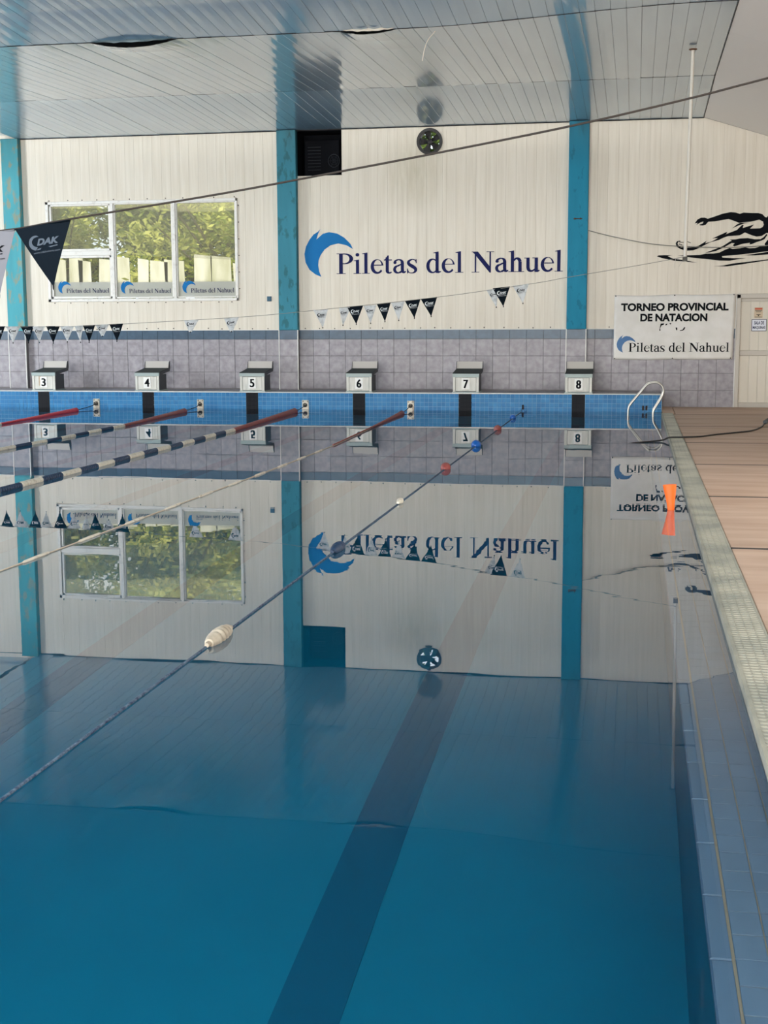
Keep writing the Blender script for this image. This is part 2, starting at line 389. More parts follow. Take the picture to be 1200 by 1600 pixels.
GL = {
 'P': (556, [rect(100,202,0,662), rect(16,296,0,20), rect(16,280,642,662), rect(200,285,630,662), rect(200,285,316,348)] + ring((280,489,262,173),(270,489,168,141),-90,90)),
 'i': (278, [rect(95,180,0,450), rect(16,253,0,20), flag_(95,180,460), disc(138,614,54)]),
 'l': (278, [rect(95,180,0,670), rect(16,257,0,20), flag_(95,180,683)]),
 'e': (444, ring((225,225,202,236),(248,247,136,196),8,322) + [rect(80,424,258,286)]),
 't': (278, [rect(70,155,80,520), rect(13,258,418,450), [(13,430),(80,490),(130,579),(155,579),(155,430)]] + ring((172,85,102,95),(200,100,45,66),180,325,10)),
 'a': (444, smooth_stroke([(70,330,50),(95,390,55),(160,430,42),(230,440,36),(295,410,60),(325,350,84),(328,250,84),(328,120,84),(345,50,80),(390,32,56),(435,62,24)])
       + [disc(88,345,44)] + ring((175,125,140,135),(205,128,92,92),85,300,16) + [[(170,262),(310,318),(310,282),(195,222)]] + smooth_stroke([(240,24,60),(280,50,50),(318,86,34)])),
 's': (389, smooth_stroke([(322,372,16),(292,420,22),(205,443,30),(115,405,56),(78,345,76),(112,282,92),(195,228,104),(285,165,94),(318,98,74),(272,28,46),(190,6,26),(100,26,20),(56,100,16)])
       + [[(322,445),(338,445),(342,318),(326,318)], [(42,150),(58,150),(66,-5),(46,-5)]]),
 'd': (500, [rect(325,410,30,670), flag_(325,410,683), [(330,60),(410,60),(492,48),(492,30),(412,-8),(330,0)]] + ring((215,225,188,236),(242,228,128,194),0,360,28)),
 'N': (722, [rect(108,140,0,662), rect(12,240,0,20), rect(575,607,0,662), rect(480,710,642,662), [(20,662),(192,662),(607,140),(607,-11),(583,-11),(90,600)], rect(12,190,645,662)]),
 'h': (500, [rect(85,170,0,670), flag_(85,170,683), rect(9,250,0,20), rect(325,410,0,330), rect(258,490,0,20)] + smooth_stroke([(168,355,36),(215,412,50),(275,432,62),(335,400,84),(368,330,86)])),
 'u': (500, [rect(75,160,130,450), rect(9,160,428,450), rect(335,420,30,450), rect(262,420,428,450), [(335,60),(420,60),(484,52),(484,34),(420,-8),(335,0)]]
       + smooth_stroke([(118,150,86),(138,70,84),(200,28,66),(270,40,46),(340,88,30)])),
 ' ': (250, []),
}
CRESCENT = [(303,527),(290,540),(268,553),(248,577),(230,610),(222,645),(227,685),(246,720),(275,742),(305,755),(294,728),(290,700),(292,675),
            (302,652),(322,625),(352,605),(390,597),(430,606),(462,624),(450,600),(420,570),(385,550),(345,543),(315,550),(282,577),(290,552)]
def serif_text(text, X, Z, Y, width, capsc=1.0, th=.0):
    """flat lettering on a plane facing -Y, left end at X, baseline Z, total width given"""
    adv = sum(GL[c][0] for c in text); k = width/adv; mb = MB(); x = 0; d = 0
    for c in text:
        for p in GL[c][1]:
            for off in (-9, 9):
                d = (d+1) % 7
                mb.poly([(X+(x+q[0]+off)*k, Y-d*.00012, Z+q[1]*k*capsc) for q in p])
        x += GL[c][0]
    return mb
def crescent(X, Z, Y, cap):
    k = cap/94.0
    return MB().poly([(X+(x-378)*k, Y, Z+(742-y)*k) for x, y in CRESCENT])
def font_text(body, X, Z, Y, width=None, height=None, bold=0.0, shear=0.0, align='LEFT'):
    cu = bpy.data.curves.new('t', 'FONT'); cu.body = body; cu.size = 1; cu.offset = bold; cu.shear = shear
    o = bpy.data.objects.new('t', cu); COL.objects.link(o); bpy.context.view_layer.update()
    me = bpy.data.meshes.new_from_object(o.evaluated_get(bpy.context.evaluated_depsgraph_get()))
    vs = [v.co.copy() for v in me.vertices]; x0 = min(v.x for v in vs); x1 = max(v.x for v in vs); y0 = min(v.y for v in vs); y1 = max(v.y for v in vs)
    sx = width/(x1-x0) if width else None; sz = height/(y1-y0) if height else sx
    if sx is None: sx = sz
    mb = MB(); mb.v = [(X+(v.x-x0)*sx, Y, Z+(v.y-y0)*sz) for v in vs]; mb.f = [tuple(p.vertices) for p in me.polygons]
    bpy.data.objects.remove(o); bpy.data.curves.remove(cu); bpy.data.meshes.remove(me)
    return mb

YW = 27.0      # face of the back wall
YP = 25.9      # end face of the pool
WIN = (-12.36, -8.20, 2.24, 4.24)

# ------------------------------------------------------------------ setting: back wall
def wall_back():
    mb = MB(); H = 6.6; y0, y1 = YW+.02, YW+.16
    V = (-6.90, -5.95, 4.70, 5.60); Fx, Fz, Fr = -4.14, 5.31, .26
    holes = sorted([(WIN[0], WIN[1], WIN[2], WIN[3]), V, (Fx-Fr, Fx+Fr, Fz-Fr, Fz+Fr), (1.93, 2.90, .02, 2.24)])
    x = -19.0
    for a, b, c, d in holes:
        mb.box(x, a, y0, y1, -.1, H)
        mb.box(a, b, y0, y1, -.1, c); mb.box(a, b, y0, y1, d, H); x = b
    mb.box(x, 6.2, y0, y1, -.1, H)
    w = mb.build('wall_back', M['panel_back'], kind='structure')
    # ring plate that closes the square hole round the fan
    rb = MB(); n = 40
    for k in range(n):
        a, b = 2*math.pi*k/n, 2*math.pi*(k+1)/n
        sq = lambda g: (Fx+Fr*math.cos(g)/max(abs(math.cos(g)),abs(math.sin(g))), Fz+Fr*math.sin(g)/max(abs(math.cos(g)),abs(math.sin(g))))
        c = lambda g, r=.235: (Fx+r*math.cos(g), Fz+r*math.sin(g))
        A,B,C_,D = sq(a),sq(b),c(b),c(a)
        rb.poly([(A[0],YW,A[1]),(B[0],YW,B[1]),(C_[0],YW,C_[1]),(D[0],YW,D[1])])
        rb.poly([(D[0],YW,D[1]),(C_[0],YW,C_[1]),(C_[0],YW+.16,C_[1]),(D[0],YW+.16,D[1])])
    rb.build('fan_opening', M['panel'], w)
    # vertical PVC boards, cut round the openings
    xs = [-19+.2*i for i in range(int(25/.2)+1)]
    hs = [(WIN[0], WIN[1], WIN[2], WIN[3]), V, (Fx-Fr, Fx+Fr, Fz-Fr, Fz+Fr)]
    n = 0
    for i in range(len(xs)-1):
        a, b = xs[i], xs[i+1]
        if b < -14.4: continue
        cuts = [a, b]
        for h in hs:
            for e in h[:2]:
                if a+.012 < e < b-.012: cuts.append(e)
        cuts = sorted(cuts)
        for p, q in zip(cuts, cuts[1:]):
            m = (p+q)/2; base = 1.58 if m < 1.93 else 2.24
            if m > 2.90: base = .05
            seg = [(base, 5.95)]
            for h in hs:
                if h[0] < m < h[1]: seg = [(base, h[2]), (h[3], 5.95)]
            for z0, z1 in seg:
                if z1-z0 < .03: continue
                dy = random.uniform(-.0008, .0008); n += 1
                MB().bevbox(p+.0003, q-.0003, YW+dy, YW+.02, z0, z1, .0016).build('panel', M['panel'], w)
    # grey stone tiles in rows and the border row above them
    tb = MB(); tb.box(-19, 1.92, YW+.004, YW+.02, -.08, 1.575); tb.build('grout_bed', M['grout'], w)
    T = .34; rows = [(.025, .365), (.365, .705), (.705, 1.045), (1.045, 1.385)]
    tm = MB().bevbox(.003, T-.003, 0, .012, .003, T-.003, .003).mesh('tile', M['tile'])
    bm_ = MB().bevbox(.002, T-.002, 0, .012, .003, .187, .003).mesh('border_tile', M['band'])
    cols = [1.92-T*(i+1) for i in range(48)]
    for r, (z0, z1) in enumerate(rows):
        for j, x in enumerate(cols):
            if r == 0 and x < .2: continue
            put('tile', tm, w, (x, YW-.006+random.uniform(-.001, .001), z0))
    for x in cols: put('border_tile', bm_, w, (x, YW-.006+random.uniform(-.001, .001), 1.387))
    MB().box(-19, 1.93, YW-.012, YW+.01, 1.573, 1.585).build('metal_strip', M['whitemetal'], w)
    MB().box(1.915, 1.935, YW-.012, YW+.02, .02, 2.23).build('corner_strip', M['whitemetal'], w)
    # screws along the foot of the boards and round the window
    sb = MB()
    for i in range(44):
        x = -13.0+i*.345+random.uniform(-.08, .08)
        if x < 1.8: sb.lathe([(0,.012),(.008,.012),(.012,.006)], (x, YW-.002, 1.61+random.uniform(-.006,.01)), (0,-1,0), 8)
    sb.build('screw', M['screw'], w, kind='stuff')
    # painted name and crescent
    serif_text('Piletas del Nahuel', -6.075, 2.716, YW-.006, 4.63, .98).build('lettering', M['navy_ink'], w)
    crescent(-6.085, 2.716, YW-.006, .40).build('painted_crescent', M['logo_blue'], w)
    # swimmer mural
    SW = [
     [(437,330),(465,290),(500,272),(540,272),(570,284),(640,262),(720,235),(800,220),(850,226),(893,240),(930,228),(1010,233),(1080,235),(1120,248),(1145,275),(1190,292),(1190,330),(1140,330),(1090,302),(1050,312),(1000,322),(930,326),(890,332),(840,312),(780,290),(700,303),(640,312),(575,315),(550,345),(520,353),(490,350),(485,342),(520,332),(527,312),(500,318),(455,345),(470,322)],
     [(1140,300),(1200,295),(1480,280),(1480,430),(1200,437),(1165,440),(1120,468),(1070,474),(1020,460),(950,430),(900,458),(780,465),(735,480),(690,502),(620,520),(580,532),(640,505),(680,480),(720,462),(770,440),(870,402),(885,385),(920,352),(935,355),(925,385),(990,365),(1040,350),(1000,392),(1100,390),(1125,378),(1137,355),(1130,330)],
     [(820,385),(870,345),(900,332),(990,330),(940,338),(880,360)],
     [(620,487),(690,455),(770,420),(765,440),(730,460),(690,480),(640,485)],
     [(330,570),(370,575),(430,572),(480,560),(530,530),(565,508),(550,535),(620,515),(560,545),(480,585),(430,605),(370,607),(330,600),(290,585),(258,562),(248,530),(262,508),(290,503),(300,512),(275,515),(268,535),(280,555),(305,572)],
     [(285,514),(330,519),(330,525),(285,521)], [(283,532),(320,546),(318,552),(280,540)], [(362,508),(405,525),(402,530),(362,515)],
     [(555,630),(640,600),(730,565),(800,520),(820,512),(800,500),(860,498),(900,490),(980,487),(1050,500),(1110,500),(1140,480),(1170,445),(1175,460),(1150,500),(1120,515),(1070,530),(1020,550),(1000,552),(1005,535),(930,545),(850,570),(830,560),(850,538),(820,535),(740,580),(660,615),(600,628)],
     [(365,655),(500,652),(560,640),(640,640),(700,630),(750,605),(800,585),(830,595),(900,590),(960,580),(1000,592),(1060,590),(1100,575),(1480,560),(1480,620),(1200,622),(1050,640),(900,655),(725,668),(730,682),(850,690),(972,690),(900,700),(800,716),(700,712),(560,695),(420,680),(370,672)],
     [(58,662),(75,652),(130,650),(220,652),(170,660),(200,675),(240,690),(320,700),(400,715),(475,732),(380,722),(250,710),(180,695),(110,680)],
     [(270,656),(350,655),(350,664)],
     [(945,662),(1050,650),(1200,628),(1480,600),(1480,640),(1200,655),(1060,665)],
     [(640,770),(740,765),(830,745),(900,738),(1050,722),(1200,705),(1480,680),(1480,700),(1200,715),(1060,735),(900,758),(780,773)],
     [(1150,550),(1165,530),(1180,510),(1240,500),(1480,490),(1480,560),(1200,575),(1165,570)],
     [(1160,285),(1180,262),(1200,238),(1290,215),(1380,230),(1400,290),(1250,300)]]
    sm = MB()
    for i, P in enumerate(SW):
        sm.poly([(.269+x*.0018625, YW-.005-i*.0001, 4.226-y*.0018728) for x, y in P])
    sm.build('swimmer_silhouette', M['black_ink'], w)
    return w
wall_back()

def window_1():
    x0, x1, z0, z1 = WIN
    f = MB(); t = .055
    f.bevbox(x0-.055, x1+.03, YW-.03, YW+.04, z1-.01, z1+.05, .006); f.bevbox(x0-.055, x1+.03, YW-.03, YW+.04, z0-.05, z0+.01, .006)
    f.bevbox(x0-.055, x0+.01, YW-.03, YW+.04, z0-.05, z1+.05, .006); f.bevbox(x1-.01, x1+.03, YW-.03, YW+.04, z0-.05, z1+.05, .006)
    w = f.build('window_1', M['alu'], kind='structure')
    ya, yb = YW+.0, YW+.07
    xa, xb = -10.93, -9.56
    ins = MB()
    for a in (xa, xb): MB().bevbox(a-.035, a+.035, YW-.02, yb, z0, z1, .006).build('mullion', M['alu'], w)
    MB().bevbox(x0+.01, xa-.035, YW-.02, yb, 3.16, 3.26, .008).build('transom', M['alu'], w)
    def sash(a, b, c, d, t=.045):
        s = MB()
        s.bevbox(a, b, ya, yb, d-t, d, .005); s.bevbox(a, b, ya, yb, c, c+t, .005); s.bevbox(a, a+t, ya, yb, c, d, .005); s.bevbox(b-t, b, ya, yb, c, d, .005)
        s.build('sash', M['alu'], w)
        return (a+t, b-t, c+t, d-t)
    P = [sash(x0+.02, xa-.035, z0+.02, 3.16), sash(x0+.02, xa-.035, 3.26, z1), sash(xa+.035, xb-.035, z0+.02, z1, .03), sash(xb+.035, x1-.01, z0+.02, z1, .03)]
    for i, (a, b, c, d) in enumerate(P):
        pn = MB().box(a-.01, b+.01, YW+.045, YW+.051, c-.01, d+.01).build('pane', M['glass'], w)
        if i != 1:
            st = MB().box(a, b, YW+.038, YW+.041, c, c+.30).build('sticker', M['sticker'], w, label='pale translucent sticker strip along the foot of the glass')
            wd = (b-a)*.76; capw = wd/7.277*.662
            serif_text('Piletas del Nahuel', a+(b-a)*.21, c+.075, YW+.033, wd, 1.05).build('lettering', M['navy_ink'], st)
            crescent(a+(b-a)*.215, c+.08, YW+.034, .115).build('printed_crescent', M['logo_blue'], st)
    sb = MB()
    for i in range(12):
        for zz in (z0-.075, z1+.075): sb.lathe([(0,.012),(.008,.012),(.012,.006)], (x0+.1+i*.36+random.uniform(-.07,.07), YW-.002, zz), (0,-1,0), 8)
    for i in range(6): sb.lathe([(0,.012),(.008,.012),(.012,.006)], (x1+.05, YW-.002, z0+.2+i*.34), (0,-1,0), 8)
    sb.build('screw', M['screw'], w, kind='stuff')
window_1()

def door_1():
    w = MB()
    w.bevbox(1.93, 2.01, YW-.03, YW+.1, .03, 2.24, .008); w.bevbox(2.86, 2.92, YW-.03, YW+.1, .03, 2.24, .008); w.bevbox(1.93, 2.92, YW-.03, YW+.1, 2.16, 2.25, .008)
    d = w.build('door_1', M['doorframe'], kind='structure')
    MB().bevbox(2.01, 2.86, YW+.03, YW+.07, 1.05, 1.15, .008).build('rail', M['doorframe'], d)
    MB().bevbox(2.01, 2.86, YW+.03, YW+.07, .03, .13, .008).build('rail', M['doorframe'], d)
    MB().bevbox(2.01, 2.86, YW+.03, YW+.07, 2.10, 2.16, .006).build('rail', M['doorframe'], d)
    for z0, z1 in ((.13, 1.05), (1.15, 2.10)):
        xs = [2.01, 2.20, 2.37, 2.53, 2.70, 2.86]
        for a, b in zip(xs, xs[1:]): MB().bevbox(a+.001, b-.001, YW+.045, YW+.07, z0, z1, .004).build('panel', M['door'], d)
    sg = empty('warning_sign', (2.35, YW+.043, 1.785))
    tag(sg, 'small tan notice with a red heading on the door, above the room sign', 'sign')
    def lp(mb): 
        mb.v = [(x-2.35, y-(YW+.043), z-1.785) for x, y, z in mb.v]; return mb
    lp(MB().box(2.27, 2.43, YW+.038, YW+.043, 1.785, 1.985)).build('board', M['sign_tan'], sg)
    lp(MB().box(2.28, 2.42, YW+.035, YW+.038, 1.94, 1.975)).build('heading_print', M['sign_red'], sg)
    lm = MB()
    for zz, a, b in ((1.925,2.285,2.415),(1.90,2.30,2.40),(1.85,2.31,2.39),(1.80,2.28,2.42)): lm.box(a, b, YW+.035, YW+.038, zz-.006, zz+.004)
    lm.box(2.34, 2.36, YW+.035, YW+.038, 1.815, 1.84)
    lp(lm).build('print_lines', M['black_ink'], sg)
    s2 = empty('room_sign', (2.365, YW+.043, 1.52)); tag(s2, 'small white sign with dark blue capitals SALA DE MAQUINAS on the door', 'sign')
    def lq(mb):
        mb.v = [(x-2.365, y-(YW+.043), z-1.52) for x, y, z in mb.v]; return mb
    lq(MB().box(2.225, 2.51, YW+.036, YW+.043, 1.525, 1.755)).build('border', M['navy_ink'], s2)
    lq(MB().box(2.235, 2.50, YW+.034, YW+.036, 1.535, 1.745)).build('board', M['sign_white'], s2)
    t = font_text('SALA DE', 2.275, 1.655, YW+.032, .185, .065, .03); u = font_text('MAQUINAS', 2.25, 1.56, YW+.032, .235, .065, .03)
    n = len(t.v); t.v += u.v; t.f += [tuple(n+i for i in f) for f in u.f]
    lq(t).build('lettering', M['navy_ink'], s2)
door_1()

# ------------------------------------------------------------------ setting: other walls, roof, deck
def shell():
    MB().box(-19.15, -19, -4, YW+.16, -2, 6.6).build('wall_left', M['plain_wall'], kind='structure')
    MB().box(6.2, 6.35, -4, YW+.16, -2, 6.6).build('wall_right', M['plain_wall'], kind='structure')
    MB().box(-19.15, 6.35, -4.15, -4, -2, 6.6).build('wall_near', M['plain_wall'], kind='structure')
    # raised ledge behind the pool end, and the decks
    f = MB(); f.box(.70, 6.2, -4, YW, -1.8, .0); f.box(.52, .70, 25.0, YW, -1.8, .0); f.box(-19, -17.7, -4, YW, -1.8, .04); f.box(-17.7, .70, -4, .9, -1.8, .04)
    fl = f.build('floor', M['deckbase'], kind='structure')
    ys = [-4, -2.3, .7, 3.7, 6.72, 9.72, 12.71, 15.70, 18.65, 21.68, 24.68, 27.0]
    for a, b in zip(ys, ys[1:]):
        for x0, x1 in ((.712, 3.45), (3.46, 6.2)):
            if b == 27.0 and x0 < 1: x0 = .75
            MB().bevbox(x0, x1-.006, a+.034, b-.034, 0, .04, .003, front='z').build('slab', M['slab'], fl)
    for yj in ys[1:-1]:
        MB().box(.712, 6.2, yj-.034, yj+.034, 0, .0395).build('joint_filler', M['dark_gap'], fl)
    MB().bevbox(.53, .742, 25.02, 26.99, 0, .04, .006, front='z').build('slab', M['slab'], fl)
    lg = MB(); lg.box(-17.9, .53, YP+.012, YW+.02, -1.8, .335)
    lo = lg.build('trim_1', M['grout'], kind='structure')
    for i in range(54):
        x = .525-.34*(i+1)
        MB().bevbox(x+.002, x+.338, YP+.03, YW-.01, .33, .343, .003, front='z').build('tile', M['tile'], lo)
    MB().bevbox(-17.9, .53, YP-.012, YP+.03, .325, .347, .006).build('edge_strip', M['whitemetal'], lo)
shell()

# ------------------------------------------------------------------ ceiling of long planks
def zc(x, y):
    s = min(1, max(0, (0.9-x)/4.0)); s = s*s*(3-2*s)
    if y > 23.3: return 5.61+.13*(27-y)/3.7
    if y > 18.1: return 5.74-.16*s*(23.3-y)/5.2
    t = min(1, (18.1-y)/5.2); return 5.74-.16*s*(1-t)+.10*math.sin(t*math.pi)*s
def ceiling():
    c = MB()
    c.box(-19.15, 6.35, -4.15, YW+.8, 6.45, 6.6)
    co = c.build('ceiling', M['roof_in'], kind='structure')
    pw = .2; secs = [(23.28, 27.0, 5, 0.0), (18.12, 23.33, 7, -.006), (12.6, 18.13, 8, -.004)]
    bul = [(-6.95, .65, .085), (-3.63, .42, .05)]
    for k in range(72):
        x1 = 1.19-pw*k; x0 = x1-pw
        if x0 < -13.2: break
        for si, (ya, yb, n, dz) in enumerate(secs):
            mb = MB(); R_ = []
            jit = random.uniform(-.003, .003)
            for i in range(n+1):
                y = ya+(yb-ya)*i/n; row = []
                for (xx, up) in ((x0+.0005, .005), (x0+.004, 0), ((x0+x1)/2, -.0015), (x1-.004, 0), (x1-.0005, .005)):
                    z = zc(xx, y-.001)+up+dz+jit
                    if si == 1:
                        for bx, bw, bd in bul:
                            g = max(0, 1-((xx-bx)/bw)**2); z -= bd*g*max(0, 1-(y-ya)/1.3)**1.5
                    row.append((xx, y, z))
                R_.append(row)
            nn = 0
            for row in R_: mb.v += row
            for i in range(n):
                for j in range(4): a = i*5+j; mb.f.append((a, a+5, a+6, a+1))
            m0 = len(mb.v); top = [(x0+.001, ya, zc(x0, ya)+dz+.03), (x1-.001, ya, zc(x1, ya)+dz+.03)]
            e = n*5
            mb.v += [(R_[-1][j][0], yb, R_[-1][j][2]+.016) for j in range(5)]
            for j in range(4): mb.f.append((e+j, m0+j, m0+j+1, e+j+1))
            mb.smooth = False
            mb.build('plank', M['ceil'], co)
    # plain backing of the same sheets towards the near end
    bk = MB()
    ysb = [-4, 2, 8, 12.62]
    for a, b in zip(ysb, ysb[1:]): bk.poly([(-19, a, 5.72), (1.2, a, 5.72), (1.2, b, 5.72), (-19, b, 5.72)])
    bk.poly([(-19, 12.6, 5.70), (-13.2, 12.6, 5.70), (-13.2, 27, 5.70), (-19, 27, 5.70)])
    bk.build('plain_sheet', M['ceil'], co)
    # sloping sheets to the right of the ridge
    for a, b in ((-4, 4), (4.005, 12), (12.005, 20), (20.005, 27)):
        mb = MB(); dz = -.318*5.0; n = 6
        for i in range(n+1):
            y = a+(b-a)*i/n; z0 = zc(1.2, y)+.002
            mb.v += [(1.197, y, z0), (6.2, y, z0+dz), (6.2, y, z0+dz+.03), (1.197, y, z0+.03)]
        for i in range(n):
            for j in range(4): k = (j+1) % 4; mb.f.append((i*4+j, i*4+4+j, i*4+4+k, i*4+k))
        mb.f += [(0,1,2,3), (n*4+3, n*4+2, n*4+1, n*4)]
        mb.build('sloping_sheet', M['ceil_slope'], co)
    MB().tube([(1.203, y, zc(1.2, y)-.001) for y in [-4+31*i/60 for i in range(61)]], .005, 6).build('ridge_trim', M['dark_gap'], co)
    MB().box(-14, 1.2, YW-.02, YW-.001, 5.595, 5.612).build('edge_trim', M['dark_gap'], co)
    mb = MB(); mb.v = [(1.2,YW-.012,5.628),(6.2,YW-.012,4.038),(6.2,YW-.012,4.020),(1.2,YW-.012,5.610),(1.2,YW-.001,5.628),(6.2,YW-.001,4.038),(6.2,YW-.001,4.020),(1.2,YW-.001,5.610)]
    mb.f = [(0,1,2,3),(3,2,6,7),(0,4,5,1)]; mb.build('edge_trim', M['dark_gap'], co)
    for yj in (18.125, 23.285):
        tj = MB(); 
        for i in range(60):
            xa, xb_ = -13.2+14.4*i/60, -13.2+14.4*(i+1)/60
            za, zb_ = zc(xa, yj)-.009, zc(xb_, yj)-.009; n0 = len(tj.v)
            tj.v += [(xa, yj-.010, za), (xb_, yj-.010, zb_), (xb_, yj+.006, zb_), (xa, yj+.006, za), (xa, yj-.010, za+.02), (xb_, yj-.010, zb_+.02)]
            tj.f += [(n0, n0+3, n0+2, n0+1), (n0, n0+1, n0+5, n0+4)]
        tj.build('joint_trim', M['dark_gap'], co)
    # torn joint strips that hang where the planks sag
    for bx, bw, mat, zz in ((-6.95, .60, M['hang'], .030), (-3.60, .36, M['foam'], .028)):
        mb = MB(); n = 14
        for i in range(n+1):
            x = bx-bw+2*bw*i/n; g = max(0, 1-((x-bx)/bw)**2)**.7
            zt = zc(x, 18.1)+.03; zb = zt-.03-zz*g*(1+.25*math.sin(i*2.1)); y = 18.06+.02*math.sin(i*1.7)*g
            mb.v += [(x, y, zt), (x, y-.01+.03*g, (zt+zb)/2), (x, y+.02, zb), (x, y+.05, zb+.006)]
        for i in range(n):
            for j in range(3): a = i*4+j; mb.f.append((a, a+4, a+5, a+1))
        mb.smooth = True; mb.build('hanging_joint_strip', mat, co, label='crumpled joint strip hanging out of the gap between planks')
ceiling()

# ------------------------------------------------------------------ columns
def column(x, w, mat, label, stains=0):
    o = empty('steel_column', (x, YW, .345)); tag(o, label, 'column', 'turquoise columns of the end wall')
    def L(mb): mb.v = [(a-x, b-YW, c-.345) for a, b, c in mb.v]; return mb
    L(MB().bevbox(x-w/2, x+w/2, YW-.15, YW, 1.575, 5.605, .008)).build('shaft', mat, o)
    L(MB().box(x-w/2+.004, x+w/2-.004, YW-.14, YW, .345, 1.575)).build('plinth_bed', M['grout'], o)
    for z0, z1 in ((.348,.365),(.365,.705),(.705,1.045),(1.045,1.385)):
        L(MB().bevbox(x-w/2+.008, x+w/2-.008, YW-.15, YW-.14, z0+.002, z1-.002, .003)).build('tile', M['tile'], o)
    L(MB().bevbox(x-w/2+.008, x+w/2-.008, YW-.15, YW-.14, 1.387, 1.573, .003)).build('border_tile', M['band'], o)
    for s in (-1, 1):
        L(MB().box(x+s*w/2-.009, x+s*w/2+.009, YW-.158, YW-.13, .345, 1.58)).build('corner_strip', M['whitemetal'], o)
    if stains:
        for dx in (-.06, .05):
            L(MB().lathe([(0,.018),(.02,.018),(.03,.008)], (x+dx, YW-.15, 3.73), (0,-1,0), 8)).build('bolt', M['rust'], o)
        L(MB().box(x-.085, x+.085, YW-.155, YW-.149, 3.722, 3.738)).build('bracket', M['rust'], o)
    return o
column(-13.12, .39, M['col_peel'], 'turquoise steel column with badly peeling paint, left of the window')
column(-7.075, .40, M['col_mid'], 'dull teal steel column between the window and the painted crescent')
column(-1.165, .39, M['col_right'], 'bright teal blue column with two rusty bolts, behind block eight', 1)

# ------------------------------------------------------------------ pool basin and water
X0, X1 = -17.7, .52
def pool():
    mb = MB(); D = -1.5
    mb.box(X0-.15, X0, .75, YP+.15, D-.15, .03); mb.box(.23, X1, .9, YP, D, -.075); mb.box(X0-.15, X1+.0, .75, .9, D-.15, .03)
    mb.box(X0-.15, X1, YP+.012, YP+.10, D-.15, .32); mb.box(X0, X1, .9, YP+.012, D-.15, D)
    mb.box(X1-.012, .70, .9, 25.0, D, .0)
    b = mb.build('pool_basin', M['basin'], kind='structure')
    # mosaic of the end face, laid as small tiles in one part
    s = .085; sb = MB(); lanes = [-1.06-2.2*i for i in range(8)]; lanes = [-12.11,-9.83,-7.60,-5.39,-3.25,-1.06,-14.3,-16.5]
    gb = MB(); gb.box(X0, X1, YP+.006, YP+.012, D, .325); gb.build('grout_bed', M['mosaic_grout'], b)
    kb = MB()
    nx = int((X1-X0)/s); 
    for r in range(20):
        z1 = .324-s*r; z0 = z1-s
        for i in range(nx):
            x1 = X1-.004-s*i; x0 = x1-s; m = (x0+x1)/2
            tgt = kb if any(abs(m-l) < .12 for l in lanes) else sb
            g = .0030; y = YP+random.uniform(-.0008, .0008)
            tgt.poly([(x0+g,y,z0+g),(x1-g,y,z0+g),(x1-g,y,z1-g),(x0+g,y,z1-g)])
    sb.build('mosaic', M['mosaic'], b, kind='stuff'); 
    kg = MB()
    for l in lanes: kg.box(l-.125, l+.125, YP+.001, YP+.0058, D, .324)
    kg.build('black_grout', M['black_ink'], b)
    kb.build('black_mosaic', M['mosaic_black'], b, kind='stuff')
    for l in lanes:
        MB().box(l-.12, l+.12, 2.9, YP-2.0, D, D+.004).build('lane_marking', M['lanepaint'], b)
        MB().box(l-.5, l+.5, YP-2.2, YP-2.0, D, D+.004).build('lane_marking', M['lanepaint'], b)
    # submerged side shelf: bed, nosing tiles and three columns of tiles with yellowed grout
    MB().box(.285, X1-.012, .9, YP, -.075, -.064).build('shelf_bed', M['lip_grout'], b)
    y = 2.2
    for i in range(60):
        y0 = 2.2+.40*i
        if y0+.40 > YP: break
        MB().bevbox(.228, .292, y0+.0015, y0+.3985, -.11, -.064, .006, front='z').build('nosing_tile', M['nosing'], b)
    cx = [(.2945, .3798), (.3838, .4698), (.4738, .5075)]
    ms = [MB().bevbox(a, c, .0015, .1435, -.075, -.059, .002, front='z').mesh('shelf_tile', M['lip']) for a, c in cx]
    rest = MB()
    for i in range(160):
        y0 = 2.1+.145*i
        if y0+.145 > YP-.01: break
        for j, (a, c) in enumerate(cx):
            if i < 60: put('shelf_tile', ms[j], b, (0, y0, random.uniform(-.0008, .0008)))
            else: rest.box(a, c, y0+.0015, y0+.1435, -.075, -.059)
    rest.build('far_shelf_tiles', M['lip'], b, kind='stuff')
    # wall of the gutter above the shelf
    MB().box(X1-.014, X1-.002, .9, 25.0, -.075, .035).build('gutter_lip', M['nosing'], b)
    # water
    wv = MB(); e = .004
    wv.box(X0-e, X1-.013, .9-e, YP+.003, D-e, 0)
    o = wv.build('pool_water', M['water']); tag(o, 'still clear blue water filling the swimming pool', 'water', kind='stuff')
pool()

# ------------------------------------------------------------------ overflow grate
def grate():
    o = empty('gutter_grate', (.605, 13, 0)); tag(o, 'long pale ribbed overflow grate between the pool and the brown deck', 'grate')
    def L(mb): mb.v = [(a-.605, b-13, c) for a, b, c in mb.v]; return mb
    L(MB().box(.52, .70, .9, 24.98, .0, .036)).build('channel_bed', M['grate_dark'], o)  # bed raised under the slats, its dark colour painting the shade in the gaps
    L(MB().box(.504, .522, .9, 24.98, .0, .046).box(.692, .706, .9, 24.98, .0, .046)).build('side_rail', M['grate'], o)
    s = MB(); y = 3.0
    while y < 24.96:
        w = .026; s.box(.520, .694, y, y+w, .034, .044); y += .050
    L(s).build('slat', M['grate'], o, kind='stuff')
    k = MB()
    for x in (.56, .605, .65): k.box(x-.003, x+.003, 3.0, 24.96, .034, .043)
    L(k).build('rib', M['grate'], o)
grate()

